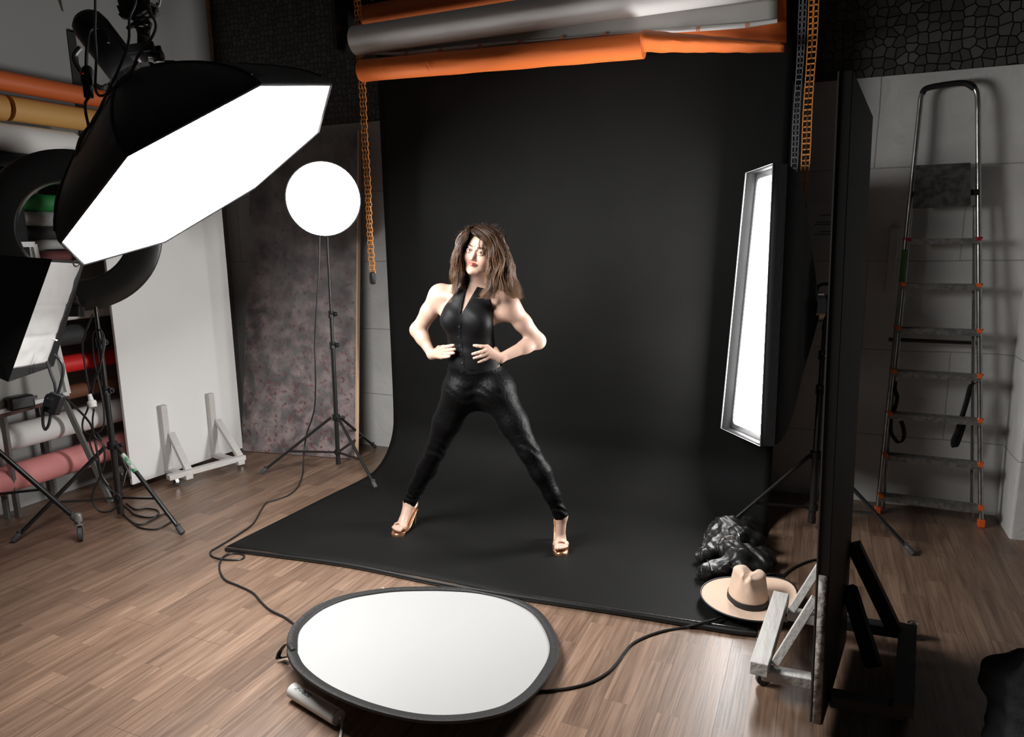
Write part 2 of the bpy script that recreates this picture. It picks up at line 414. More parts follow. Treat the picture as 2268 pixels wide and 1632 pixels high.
for k in range(8): lp.add([lout[k], lout[(k + 1) % 8], lin[(k + 1) % 8], lin[k]], [(0, 1, 2, 3)])
lp.build('inner_lip', lip_cloth, octabox, solid=.002)
df = MB(); dv = [oc + (v - oc) * .99 + on * .008 for v in ov]; df.add([oc + on * .014] + dv, [(0, k + 1, (k + 1) % 8 + 1) for k in range(8)])
label_part(df.build('diffuser', emit_octa, octabox, smooth=False), 'glowing white front diffuser')
rod = MB()
for k in range(8):
    r = [shell_rows(ov, oc, on, K, .17)[i][k] + unit(shell_rows(ov, oc, on, K, .17)[i][k] - oc) * .003 for i in range(2, 13)]
    rod.tube(r, .0035, 5)
rod.build('rib_seams', black_cloth, octabox)
ax = -on; hb = oc + ax * .40
sr = MB(); sr.lathe([(.085, -.03), (.105, -.03), (.105, .02), (.085, .02), (.085, -.03)], hb, ax, 24); sr.build('speed_ring', chrome, octabox)
# thin loops of elastic at the corner
lo = MB(); pc = ov[5]
lo.tube([pc + CR * (.012 * math.cos(a) - .012) + CU * (.012 * math.sin(a) - .002) + CF * -.01 for a in np.linspace(0, 2 * PI, 16, endpoint=False)], .003, 6, closed=True)
lo.build('elastic_loop', white_paper, octabox)
# flash head of the octabox
fh = thing('flash_head', 'black flash head clamped to the back of the hanging octagonal softbox', 'flash head', hb + ax * .02)
f = MB(); xh = unit(np.cross(ax, V(0, 0, 1)))
f.lathe([(.0, .0), (.058, .0), (.060, .02), (.064, .04), (.064, .22), (.058, .25), (.04, .268), (0, .27)], hb + ax * .02, ax, 20); f.build('body', black_plastic, fh, bevel=.002)
f = MB(); yh = np.cross(ax, xh)
dn = -CR * .8 + CU * -.55
f.tube(spline([hb + ax * .05 + dn * .085, hb + ax * .06 + dn * .115, hb + ax * .12 + dn * .135, hb + ax * .19 + dn * .125, hb + ax * .21 + dn * .08]), .009, 8); f.build('handle', black_plastic, fh)
f = MB()
for q in (-1, 1): f.beam(hb + ax * .14 + CR * .075 + xh * q * .03, hb + ax * .10 + CR * .15 + CU * .05 + xh * q * .03, .012, .03)
f.lathe([(0, 0), (.03, 0), (.03, .05), (0, .05)], hb + ax * .12 + CR * .06, CR, 16)
knob(f, hb + ax * .08 + CR * .15, CR, .02, .05)
f.build('tilt_bracket', black_metal, fh)
# scissor boom above (pantograph)
D0 = (hb - O) @ CF
pan = thing('scissor_hanger', 'black scissor pantograph hanger carrying the flash head from the ceiling rail', 'hanger', atd(310, 60, D0))
pp = lambda x, y, d=0: atd(x, y, D0 + d)
f = MB(); f.tube([pp(312, 190), pp(318, 130), pp(316, 72)], [.016, .016, .016], 12); f.tube([pp(318, 100), pp(318, 66)], .022, 12)
knob(f, pp(330, 125), CR, .02, .05); knob(f, pp(318, 160), CR, .016, .04); f.beam(pp(300, 150, .02), pp(345, 160, .02), .03, .02)
f.build('spigot', black_metal, pan)
f = MB()
for d in (-.03, .03):
    for a, b in (((272, 32), (330, 62)), ((335, 25), (283, 62)), ((283, 62), (330, 45)), ((300, 50), (334, 50)), ((300, 62), (332, 64)), ((300, 50), (308, 76)), ((334, 50), (326, 78)), ((308, 77), (327, 79)),
                 ((262, 14), (272, 40)), ((272, 40), (340, 40)), ((350, 8), (340, 40)), ((265, -30), (345, 35)), ((345, -30), (265, 35))):
        f.beam(pp(*a, d), pp(*b, d), .006, .014, up=CF)
    f.beam(pp(268, -10, d), pp(280, 38, d), .03, .012, up=CF)
for x, y in ((283, 62), (330, 62), (272, 36), (338, 38), (308, 77), (327, 78)): f.tube([pp(x, y, -.045), pp(x, y, .045)], .006, 8)
f.beam(pp(285, -20), pp(320, 38), .07, .06, up=CF); f.beam(pp(325, 5), pp(350, 32), .022, .02, up=CF)
f.build('scissor_arms', black_metal, pan)
f = MB(); f.beam(pp(300, -30) , V(*(pp(300, -30)[:2]), 3.61), .05, .05, up=(0, 1, 0)); f.build('ceiling_column', black_metal, pan)
# cords round the octabox
def cable(name, label, pts, r, m=cable_black, n=8, cat='cable', group=None, seg=8):
    mb = MB(); P = spline(pts, n); mb.tube(P, r, seg)
    return tag(mb.build(name, m, None, loc=tuple(P[0])), label, cat, group)
q = lambda l, dd: [atd(x, y, dd if len(t) == 0 else t[0]) for x, y, *t in l]
cable('overhead_cable', 'grey cord hanging straight from the ceiling in front of the flash head', q([(211, -40), (211, 30), (210, 70), (213, 130), (211, 190), (216, 208), (226, 212), (242, 203), (270, 175), (288, 160), (305, 135)], D0 - .16), .0045, cable_grey)
cable('overhead_cable', 'grey cord passing over the flash head and softbox down towards the left corner', q([(300, -40), (300, 5), (287, 40), (285, 90), (272, 130), (255, 170), (235, 210), (215, 255), (195, 282), (178, 305), (168, 340), (165, 365), (145, 390), (128, 430), (122, 470), (128, 510), (131, 530)], D0 - .20), .0045, cable_grey)
cable('overhead_cable', 'grey cord looping beside the scissor hanger and ending at the octabox corner', q([(325, -40), (332, 20), (345, 55), (335, 85), (305, 125), (288, 165), (262, 185), (240, 205), (228, 225), (212, 262), (190, 290), (172, 330), (168, 362), (155, 395), (136, 430), (128, 480), (134, 525)], D0 - .23), .0045, cable_grey)
cable('inline_switch_lead', 'black lead rising from the round switch box to the flash head', q([(191, 150), (192, 115), (197, 75), (208, 62), (222, 62), (234, 75), (240, 95)], D0 - .1), .006, cable_black)
cable('switch_box_lead', 'black lead dropping from the switch box behind the octabox', q([(197, 215), (189, 228), (190, 250), (196, 280), (196, 300)], D0 - .1), .005, cable_grey)
sb = thing('inline_switch_box', 'black rounded switch box hanging on the lead left of the flash head', 'switch box', pp(194, 175, -.1))
f = MB(); f.grid(lambda u, v: pp(193, 170, -.1) + CR * .024 * math.cos(2 * PI * u) * math.sin(PI * v) ** .6 + CF * .016 * math.sin(2 * PI * u) * math.sin(PI * v) ** .6 + CU * .040 * math.cos(PI * v), 20, 14, True)
f.build('body', black_plastic, sb)
f = MB(); f.beam(pp(194, 190, -.1), pp(197, 217, -.1), .028, .02, up=CF); f.build('socket', black_plastic, sb, bevel=.003)
f = MB(); f.lathe([(0, 0), (.0022, 0), (.0015, .002), (0, .002)], pp(190, 167, -.1) - CF * .016, -CF, 8); f.build('indicator_light', mat('red_led', (.4, .0, .0), .4, emit=((1, .02, .02), .5)), sb)
cable('white_cable', 'white cord end hanging at the top left in front of the grey wall', q([(124, -25), (131, 0), (135, 12), (139, 24), (136, 10), (133, -25)], 2.2), .0035, white_paper)
cable('white_cable', 'white cord looped beside the top of the scissor hanger', q([(324, -30), (330, 2), (345, 13), (353, 8), (357, -30)], D0 - .22), .0045, white_paper)

# beauty dish on its stand
def light_stand(name, label, base, feet, top, m=black_metal, hub_z=.42, brace_z=.12, col_r=.0155, sections=(.0, .5, .8), leg_r=.0105, down=.02, group=None, hub_dir=None):
    base = V(*base); t = thing(name, label, 'light stand', base, group)
    topv = V(*top); ax_ = lambda z: base + (topv - base) * (z - base[2]) / (topv[2] - base[2])
    zb = .07
    f = MB(); z1 = sections[1] * top[2]; z2 = sections[2] * top[2]
    f.tube([ax_(zb), ax_(z1)], col_r, 14); f.tube([ax_(z1), ax_(z2)], col_r * .8, 14); f.tube([ax_(z2), topv], col_r * .62, 12)
    f.build('column', m, t)
    for z, r in ((z1, col_r * 1.35), (z2, col_r * 1.2)):
        f = MB()
        f.lathe([(0, -.025), (r, -.025), (r, -.005), (r * .85, 0), (r, .005), (r, .022), (0, .022)], ax_(z), (0, 0, 1), 16)
        knob(f, ax_(z) + CR * r * .7, CR, .011, .03)
        f.box(ax_(z) + CR * (r + .006), (.02, .022, .03))
        f.build('clamp_collar', black_plastic, t)
    f = MB()
    f.lathe([(0, -.02), (col_r * 1.7, -.02), (col_r * 1.7, .02), (0, .02)], ax_(hub_z), (0, 0, 1), 16)
    knob(f, ax_(hub_z) + CR * .02, CR, .012, .04)
    f.build('leg_hub', black_plastic, t)
    f = MB(); f.lathe([(0, -.015), (col_r * 1.5, -.015), (col_r * 1.5, .015), (0, .015)], ax_(brace_z), (0, 0, 1), 16); f.build('brace_hub', black_plastic, t)
    f = MB(); f.lathe([(0, -.03), (col_r * 1.1, -.03), (col_r * 1.1, .01), (0, .01)], ax_(zb), (0, 0, 1), 16); f.build('column_end', black_plastic, t)
    for ft in feet:
        ft = V(*ft); hd = unit(V(ft[0] - base[0], ft[1] - base[1], 0)); a = ax_(hub_z) + hd * .035
        lg = MB(); e = ft + V(0, 0, leg_r); lg.tube([a, e - (e - a) * .02], leg_r, 10); leg = lg.build('leg', m, t)
        cp = MB(); u_ = unit(e - a); cp.tube([e - u_ * .05, e - u_ * .045, e], [leg_r, leg_r * 1.35, leg_r * 1.35], 10); cp.box(e - u_ * .045 + V(0, 0, leg_r * 1.2), (.02, .02, .012)); cp.build('rubber_foot', rubber, leg)
        s = .60; mid = a + (e - a) * s; b = MB(); b.beam(ax_(brace_z) + hd * .02, mid - V(0, 0, .004), .014, .012); 
        b.tube([mid - CF * .016, mid + CF * .016], .004, 8)
        b.build('brace', m, t)
    return t
dbase = V(-3.083, 3.93, 0)
light_stand('light_stand', 'tall black tripod stand carrying the round beauty dish by the mottled board', dbase,
            [fl(578, 1050), fl(833, 1083), fl(831, 992)], (-3.070, 3.95, 1.80), hub_z=.385, brace_z=.13, sections=(0, .50, .62))
dc = aty(717, 441, 3.79); dn_ = unit(V(.70, -.70, -.08))
dish = thing('beauty_dish', 'round lit beauty dish facing the camera on the tall stand', 'reflector light', dc)
f = MB(); R_ = .232
f.lathe([(R_, 0), (R_ + .006, .002), (R_ + .006, -.01), (R_ * .9, -.05), (R_ * .62, -.09), (R_ * .3, -.12), (.05, -.125)], dc, dn_, 48); f.build('outer_bowl', black_metal, dish)
f = MB(); f.lathe([(R_ - .001, -.002), (R_ * .88, -.045), (R_ * .6, -.082), (R_ * .3, -.108), (0, -.112)], dc, dn_, 48); label_part(f.build('reflecting_bowl', emit_dish, dish), 'blazing white inner bowl')
f = MB(); f.lathe([(0, .0), (.022, -.001), (.038, -.006), (.046, -.012), (.046, -.016), (0, -.012)], dc, dn_, 32)
for k in range(3):
    a = 2 * PI * k / 3 + .4; xx = unit(np.cross(dn_, V(0, 0, 1))); yy = np.cross(dn_, xx); w = xx * math.cos(a) + yy * math.sin(a)
    f.tube([dc + w * .04 - dn_ * .014, dc + w * .075 - dn_ * .1], .003, 6)
label_part(f.build('deflector', emit_defl, dish), 'small pale centre deflector')
dh = thing('flash_head', 'black flash head behind the round beauty dish on the tall stand', 'flash head', dc - dn_ * .13)
f = MB(); f.lathe([(0, 0), (.055, 0), (.06, .02), (.06, .24), (.05, .27), (0, .27)], dc - dn_ * .125, -dn_, 20); f.build('body', black_plastic, dh)
f = MB(); f.lathe([(0, 0), (.02, 0), (.02, .07), (0, .07)], V(-3.070, 3.95, 1.79), (0, 0, 1), 14); f.beam(V(-3.07, 3.95, 1.85), dc - dn_ * .17, .03, .03); f.build('mount', black_metal, dh)

# strip softbox on the right
sc_ = V(-.331, 3.874, 1.245); sn = unit(V(-.874, -.485, .038))
spx = [(1652, 383), (1712, 362), (1684, 988), (1597, 948)]
sv = [onplane(x, y, sc_, sn) for x, y in spx]
strip = thing('strip_softbox', 'tall narrow lit softbox standing upright right of the black backdrop', 'softbox', sc_)
rows = [[v for v in sv]]
Ks = .30
for i in range(1, 13):
    t = i / 12; s = 1 - t ** 2.3; cc = sc_ - sn * (.045 + Ks * t)
    rows.append([cc + (v - sc_) * (.07 + .93 * s) * (1 if i > 0 else 1) for v in sv])
    # keep the narrow side from collapsing first
    wx = unit((sv[1] - sv[0])); 
    for k in range(4):
        dv_ = rows[-1][k] - cc; a_ = dv_ @ wx; s2 = max(.34, 1 - t ** 1.6)
        full = (sv[k] - sc_) @ wx
        rows[-1][k] = rows[-1][k] + wx * (full * s2 - a_)
sh = MB(); shell_mesh(sh, rows, 6, .0); shs = sh.build('shell', shell_cloth, strip, solid=.004); label_part(shs, 'black fabric shell')
lp = MB(); ctr = sum(sv) / 4
inn = []
for v in sv:
    w_ = v - ctr; inn.append(ctr + w_ * 1.0 - sn * .075)
sidev = [unit(sv[(k + 1) % 4] - sv[k]) for k in range(4)]
lp.add(list(sv) + inn, [(k, (k + 1) % 4, (k + 1) % 4 + 4, k + 4) for k in range(4)])
label_part(lp.build('inner_lip', lip_cloth, strip, smooth=False), 'dark grey recessed border round the diffuser')
wx, wy = unit(sv[1] - sv[0]), unit(sv[0] - sv[3])
df = MB(); c2 = ctr - sn * .055
dfc = [c2 + (v - ctr) - wx * .03 * sx - wy * .035 * sy for v, sx, sy in zip(sv, (-1, 1, 1, -1), (1, 1, -1, -1))]
def rq(P, r=.06):
    out = []
    for k in range(4):
        a, b, c = P[k - 1], P[k], P[(k + 1) % 4]
        for t in (0, .33, .67, 1): 
            p1, p2 = b + unit(a - b) * r, b + unit(c - b) * r
            out.append((1 - t) ** 2 * p1 + 2 * t * (1 - t) * b + t * t * p2)
    return out
P_ = rq(dfc, .03); df.add(P_, [tuple(range(len(P_)))]); label_part(df.build('diffuser', emit_strip, strip, smooth=False), 'glowing white front diffuser')
bd = MB(); bd.tube([sv[0], sv[1], sv[2], sv[3]], .004, 6, closed=True); bd.build('edge_binding', mat('binding', (.12, .12, .12), .4), strip)
se = sc_ - sn * (.05 + Ks)
f = MB(); f.lathe([(.07, -.02), (.085, -.02), (.085, .03), (.06, .03), (.07, -.02)], se, -sn, 24); f.build('speed_ring', chrome, strip)
hd = thing('flash_head', 'black flash head on the stand behind the tall strip softbox', 'flash head', se - sn * .02)
f = MB(); f.lathe([(0, 0), (.062, 0), (.066, .02), (.066, .15), (.05, .17), (0, .17)], se - sn * .03, -sn, 20); f.build('body', black_plastic, hd)
f = MB(); f.tube(spline([se - sn * .02 + V(0, 0, .07), se - sn * .03 + V(0, 0, .115), se - sn * .1 + V(0, 0, .12), se - sn * .15 + V(0, 0, .065)]), .009, 8); f.build('handle', black_plastic, hd)
sbse = V(.040, 4.03, 0)
f = MB(); f.beam((sbse[0], sbse[1], 1.12), se - sn * .10 - V(0, 0, .03), .035, .03, up=(1, 0, 0)); knob(f, se - sn * .1 - V(0, 0, .07), CR, .016, .04); f.build('mount', black_metal, hd)
light_stand('light_stand', 'black tripod stand of the strip softbox partly hidden by the tall black board', sbse, [fl(2022, 1230), fl(1590, 1185), (.12, 4.42, 0)], (.040, 4.03, 1.17),
            hub_z=.43, brace_z=.13, col_r=.0185, sections=(0, .68, .84))

# ---------------------------------------------------------------- backdrop, rolls, chains
paper_black = mat('black_seamless_paper', (.0066, .0066, .0064), .6, bump=(1.2, .22, 3), var=(2.6, (.009, .009, .0087), .25), spec=.09)
bx0, bx1, by = -2.775, -.19, 4.20
prof = [(by, 3.18), (by, 2.6), (by, 2.0), (by + .004, 1.4), (by + .006, .9), (by + .004, .5)]
for k in range(1, 13):
    a = k / 12 * PI / 2; prof.append((by - .36 * (1 - math.cos(a)), .365 - .36 * math.sin(a)))
for y in np.linspace(3.7, 2.74, 9): prof.append((y, .004))
def bd_pt(u, v):
    i = v * (len(prof) - 1); j = int(min(i, len(prof) - 2)); t = i - j
    y = prof[j][0] * (1 - t) + prof[j + 1][0] * t; z = prof[j][1] * (1 - t) + prof[j + 1][1] * t
    fr = max(0, min(1, (by - y) / 1.45))
    x0 = bx0 - .075 * fr; x1 = bx1 + .04 * fr
    x = x0 + (x1 - x0) * u
    yy = y + (.10 * u - .12 * (1 - u) + .035 * math.sin(u * 6)) * max(0, fr - .6) / .4 * .8
    if fr > .3: z = .003 + .0015 * noise.noise(Vector((x * 3, yy * 3, 0)))
    return V(x, yy + .012 * math.sin(u * 3.1) * (z > .5), max(z, .002))
mb = MB(); mb.grid(bd_pt, 61, 60)
tag(mb.build('paper_backdrop', paper_black, None, loc=(-1.5, 4.2, 0), solid=.0012), 'wide matte black seamless paper backdrop sweeping down onto the floor', 'backdrop')
rp = [fl(500, 1216, .012), fl(760, 1250, .012), fl(950, 1288, .012), fl(1100, 1315, .012), fl(1380, 1358, .012), fl(1600, 1395, .012), fl(1675, 1404, .012)]
rb = thing('weight_bar', 'long black bar lying along the front edge of the black paper', 'bar', rp[0])
mb = MB(); mb.tube(spline(rp, 6), .011, 8); mb.build('rod', black_metal, rb)
mb = MB(); mb.tube([fl(1180, 1321, .02), fl(1400, 1356, .022), fl(1656, 1395, .012)], .006, 6); mb.build('tape_edge', mat('gaffer_tape', (.02, .02, .02), .35, bump=(50, .3)), rb)
YR = 4.02
def paper_roll(label, a, b, r, m, name='paper_roll', ends=True, core=True, group=None, wob=0):
    a, b = V(*a), V(*b); t = thing(name, label, 'paper roll', a, group); d = unit(b - a); n = 24; seg = 28
    mb = MB(); x = unit(np.cross(d, V(0, 0, 1))); y = np.cross(d, x)
    mb.grid(lambda u, v: a + (b - a) * v + (r + wob * noise.noise(Vector((v * 9, math.cos(2 * PI * u) * 2, math.sin(2 * PI * u) * 2)))) * (math.cos(2 * PI * u) * x + math.sin(2 * PI * u) * y), seg, n, True)
    for p in (a, b):
        k = len(mb.v); mb.add([p + r * rr * (math.cos(2 * PI * j / seg) * x + math.sin(2 * PI * j / seg) * y) for rr in (1, .55) for j in range(seg)], [(j, (j + 1) % seg, seg + (j + 1) % seg, seg + j) for j in range(seg)])
    mb.build('paper', m, t)
    mb = MB(); mb.tube([a - d * .012, b + d * .012], r * .54, 16); mb.build('core_tube', mat('card_core', (.22, .14, .08), .8), t)
    return t
# rolls above the set
wl, wr_ = aty(786, 90, YR), aty(1742, -48, YR)
paper_roll('thick white paper roll across the top above the black backdrop', wl + V(.004, 0, -.002), V(wr_[0], YR, wl[2] - .002), .086, white_paper)
ol, orr = aty(801, 157, YR - .02), aty(1426, 104, YR - .02)
o1 = paper_roll('orange paper roll hanging lowest across the top of the backdrop', V(ol[0], ol[1], ol[2]), V(orr[0], orr[1], orr[2] + .006), .066, orange_paper, wob=.004)
# flared loose end of the orange roll
mb = MB()
oa, ob_, oc_, od = aty(1424, 66, 3.93), aty(1424, 116, 3.93), aty(1737, 117, 3.93), aty(1740, 94, 3.93)
def curl(u, v):
    top = oa + (od - oa) * u; bot = ob_ + (oc_ - ob_) * u
    p = top + (bot - top) * v; p = p + V(0, -.07 * math.sin(PI * v) * (1 - .3 * u), 0)
    return p + V(0, .004 * noise.noise(Vector((u * 8, v * 4, 1))), .004 * noise.noise(Vector((u * 11, v * 3, 5))))
mb.grid(curl, 30, 12); lo1 = mb.build('loose_sheet', orange_paper, o1, solid=.001); label_part(lo1, 'torn orange sheet curling off the right end')
mb = MB(); mb.grid(lambda u, v: aty(1425 + 317 * u, 66 + 29 * u - (130 + 20 * u) * (1 - v), 4.10), 8, 6); mb.build('hanging_sheet', orange_paper, o1, solid=.001)
# creases of the orange roll
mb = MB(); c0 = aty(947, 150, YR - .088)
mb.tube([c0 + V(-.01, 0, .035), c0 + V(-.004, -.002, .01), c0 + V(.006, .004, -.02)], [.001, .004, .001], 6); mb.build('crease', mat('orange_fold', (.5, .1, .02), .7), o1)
tl, tr_ = aty(805, 34, 4.16), aty(1400, -38, 4.16)
paper_roll('dark brown-orange paper roll highest at the top edge of the photo', V(tl[0], 4.16, tl[2]), V(tr_[0] + 1.0, 4.16, tl[2]), .060, mat('orange_paper_dark', (.55, .13, .03), .7))
# sheet hanging from the white roll with taped curl
sh_ = thing('hanging_paper_sheet', 'grey white paper sheet hanging under the white roll with orange striped tape marks', 'paper sheet', aty(1200, 90, 4.07))
mb = MB()
def hs(u, v):
    x = 797 + (1722 - 797) * u; yt = 110 - 116 * u; pts = [(797, 119), (900, 122), (1100, 100), (1300, 84), (1420, 76), (1655, 60), (1722, 50)]
    yb_ = np.interp(x, [p[0] for p in pts], [p[1] for p in pts])
    return aty(x, yt + (yb_ - yt) * v, 4.075 - .02 * v)
mb.grid(hs, 40, 8); mb.build('sheet', mat('grey_paper', (.62, .61, .59), .8, var=(6, (.54, .53, .51), .3)), sh_, solid=.001)
mb = MB(); cp_ = [hs(u, 1) + V(0, -.016, .004) for u in np.linspace(0, 1, 40)]; rrr = [.010 + .006 * math.sin(u * 9) for u in np.linspace(0, 1, 40)]
mb.tube(cp_, [max(.004, r * .8) for r in rrr], 10); mb.build('curled_edge', white_paper, sh_)
tape = mat('striped_tape', (.75, .2, .05), .6)
nt = tape.node_tree; wv = nt.nodes.new('ShaderNodeTexWave'); wv.inputs['Scale'].default_value = 60; wv.bands_direction = 'DIAGONAL'
rmp = nt.nodes.new('ShaderNodeValToRGB'); rmp.color_ramp.interpolation = 'CONSTANT'; rmp.color_ramp.elements[1].position = .5
rmp.color_ramp.elements[0].color = (.75, .2, .05, 1); rmp.color_ramp.elements[1].color = (.6, .5, .42, 1)
tcn = nt.nodes.new('ShaderNodeTexCoord'); nt.links.new(tcn.outputs['Object'], wv.inputs[0]); nt.links.new(wv.outputs['Fac'], rmp.inputs[0]); nt.links.new(rmp.outputs[0], nt.nodes['Principled BSDF'].inputs['Base Color'])
for x in (825, 905, 980, 1067, 1154, 1246, 1340, 1548, 1656):
    u = (x - 797) / (1722 - 797); a, b = hs(u - .005, 1), hs(u + .005, 1)
    mb = MB(); mb.tube([a + V(0, -.016, .004), b + V(0, -.016, .004)], .0135, 10); mb.build('tape_mark', tape, sh_)
# chains
def chain(name, label, top, bot, m, sep=.0, weight=True, w=.020, pitch=.027, strands=2, gap=.026, group=None):
    top, bot = V(*top), V(*bot); t = thing(name, label, 'chain', bot, group)
    L_ = np.linalg.norm(top - bot); n = int(L_ / pitch)
    for s in range(strands):
        mb = MB(); off = (s - (strands - 1) / 2) * gap
        for i in range(n):
            a = top + (bot - top) * (i / n); b = top + (bot - top) * ((i + 1) / n)
            k = V(off * (1 - .35 * (i / n)) + .002 * math.sin(i * .3 + s), (.004 if i % 2 else -.004), 0); a = a + k; b = b + k
            for sg in (-1, 1): mb.beam(a + V(sg * w / 2, 0, 0), b + V(sg * w / 2, 0, 0), .0045, .005, up=(0, 1, 0))
            mb.beam(a + V(-w / 2, 0, 0), a + V(w / 2, 0, 0), .007, .005, up=(0, 1, 0))
        mb.build('strand', m, t)
    if weight:
        mb = MB(); mb.grid(lambda u, v: bot - V(0, 0, .03) + V(.024 * math.cos(2 * PI * u) * math.sin(PI * v) ** .35, .014 * math.sin(2 * PI * u) * math.sin(PI * v) ** .35, .042 * math.cos(PI * v)), 20, 12, True)
        mb.build('weight', black_plastic, t)
    return t
och = mat('orange_chain', (.78, .30, .07), .5); gch = mat('grey_chain', (.16, .17, .19), .5)
ca, cb_ = aty(800, 100, 4.0), aty(822, 606, 4.0)
chain('bead_chain', 'orange plastic roller chain hanging left of the black backdrop beside the beauty dish', V(cb_[0] + .0, 4.0, 3.2), V(cb_[0] + .01, 4.0, cb_[2]), och)
ca = aty(1778, 452, 4.0)
chain('bead_chain', 'orange plastic roller chain hanging right of the backdrop above the strip softbox', V(ca[0] - .005, 4.0, 3.2), V(ca[0], 4.0, ca[2]), och)
ca = aty(1752, 480, 4.06)
chain('bead_chain', 'dim grey roller chain hanging just left of the right orange chain', V(ca[0], 4.06, 3.2), V(ca[0], 4.06, ca[2]), gch, weight=False, strands=2, gap=.02, w=.014)
# roller carrier brackets at the ends of the rolls
for x, lbl in ((-2.95, 'dark metal bracket holding the left ends of the top paper rolls'), (-.16, 'dark metal bracket holding the right ends of the top paper rolls')):
    mb = MB(); mb.box((x, 4.14, 3.13), (.03, .3, .6)); mb.box((x, 4.4, 3.2), (.03, .3, .05)); tag(mb.build('roll_bracket', black_metal, None, loc=(x, 4.2, 3.1)), lbl, 'bracket')
# ---------------------------------------------------------------- left side: panels, racks, stands
def mottled():
    M = bpy.data.materials.new('mottled_canvas'); M.use_nodes = True; nt = M.node_tree; N = nt.nodes; L = nt.links; b = N['Principled BSDF']
    tc = N.new('ShaderNodeTexCoord'); sp = N.new('ShaderNodeSeparateXYZ'); L.new(tc.outputs['Object'], sp.inputs[0])
    def noi(s, d=8, dist=0): 
        n = N.new('ShaderNodeTexNoise'); n.inputs['Scale'].default_value = s; n.inputs['Detail'].default_value = d; n.inputs['Distortion'].default_value = dist
        L.new(tc.outputs['Object'], n.inputs['Vector']); return n
    def ramp(src, p0, p1, c0=(0, 0, 0, 1), c1=(1, 1, 1, 1)):
        r = N.new('ShaderNodeValToRGB'); r.color_ramp.elements[0].position = p0; r.color_ramp.elements[1].position = p1
        r.color_ramp.elements[0].color = c0; r.color_ramp.elements[1].color = c1; L.new(src, r.inputs[0]); return r
    def mixc(f, a, c):
        x = N.new('ShaderNodeMix'); x.data_type = 'RGBA'; L.new(f, x.inputs[0])
        for k, s in ((6, a), (7, c)):
            if isinstance(s, tuple): x.inputs[k].default_value = s
            else: L.new(s, x.inputs[k])
        return x.outputs[2]
    base = ramp(noi(5).outputs['Fac'], .35, .65, (.105, .10, .104, 1), (.23, .218, .218, 1))
    red = ramp(noi(34, 9, .2).outputs['Fac'], .53, .64); pink = ramp(noi(9, 14, .4).outputs['Fac'], .42, .78); blue = ramp(noi(34, 6, .3).outputs['Fac'], .62, .68)
    # towards the foot of the panel the dabs get paler and pinker
    mr = N.new('ShaderNodeMapRange'); mr.inputs[1].default_value = 2.0; mr.inputs[2].default_value = .1; mr.inputs[3].default_value = .15; mr.inputs[4].default_value = 1.0; L.new(sp.outputs[2], mr.inputs[0])
    m = N.new('ShaderNodeMath'); m.operation = 'MULTIPLY'; L.new(pink.outputs[0], m.inputs[0]); L.new(mr.outputs[0], m.inputs[1])
    c = mixc(m.outputs[0], base.outputs[0], (.54, .43, .42, 1))
    m2 = N.new('ShaderNodeMath'); m2.operation = 'MULTIPLY'; m2.inputs[1].default_value = .75; L.new(red.outputs[0], m2.inputs[0])
    m3 = N.new('ShaderNodeMath'); m3.operation = 'MULTIPLY'; L.new(m2.outputs[0], m3.inputs[0]); L.new(mr.outputs[0], m3.inputs[1])
    c = mixc(m3.outputs[0], c, (.24, .07, .07, 1)); 
    m4 = N.new('ShaderNodeMath'); m4.operation = 'MULTIPLY'; m4.inputs[1].default_value = .5; L.new(blue.outputs[0], m4.inputs[0])
    c = mixc(m4.outputs[0], c, (.05, .05, .09, 1)); L.new(c, b.inputs['Base Color'])
    b.inputs['Roughness'].default_value = .5
    bp = N.new('ShaderNodeBump'); bp.inputs['Strength'].default_value = .3; bp.inputs['Distance'].default_value = .006; L.new(noi(25).outputs['Fac'], bp.inputs['Height']); L.new(bp.outputs[0], b.inputs['Normal'])
    return M
pl = thing('painted_board', 'mottled grey and dark red painted panel leaning against the back wall', 'panel', (-3.58, 4.1, 0))
b0, b1 = V(-4.08, 4.02, .004), V(-3.107, 4.163, .004); t1 = aty(793, 289, 4.42); t0 = V(-4.08, 4.40, t1[2] + .004)
mb = MB(); nn = unit(np.cross(b1 - b0, t1 - b1)); 
mb.add([b0, b1, t1, t0] + [p - nn * .022 * (1 if nn[1] < 0 else -1) for p in (b0, b1, t1, t0)], [(0, 1, 2, 3), (7, 6, 5, 4), (0, 4, 5, 1), (1, 5, 6, 2), (2, 6, 7, 3), (3, 7, 4, 0)])
mb.build('board', mottled(), pl, smooth=False)
mb = MB(); mb.beam(b1 + V(.006, .01, 0), t1 + V(.006, .01, 0), .012, .03, up=(0, 1, 0)); label_part(mb.build('edge_strip', mat('raw_wood', (.62, .42, .28), .6, bump=(20, .2)), pl), 'pale bare wood edge')

def caster(parent, p, r=.026, d=(1, 0, 0), m=chrome):
    d = unit(d); s = np.cross(d, V(0, 0, 1)); c = V(p[0], p[1], r)
    w = MB(); w.lathe([(0, -.009), (r * .9, -.009), (r, -.005), (r, .005), (r * .9, .009), (0, .009)], c, s, 20)
    cs = MB(); z = p[2]
    cs.beam(c + s * .013, c + s * .013 + V(0, 0, r + .012) - d * .01, .022, .003, up=s); cs.beam(c - s * .013, c - s * .013 + V(0, 0, r + .012) - d * .01, .022, .003, up=s)
    cs.lathe([(0, 0), (.02, 0), (.02, .006), (.012, .01), (.012, z - 2 * r - .012 if z - 2 * r - .012 > .01 else .012), (0, z - 2 * r - .012 if z - 2 * r - .012 > .01 else .012)], c + V(0, 0, r + .008) - d * .01, (0, 0, 1), 16)
    cs.tube([c - s * .016, c + s * .016], .005, 8)
    o = cs.build('caster', m, parent); w.build('wheel', rubber, o); return o
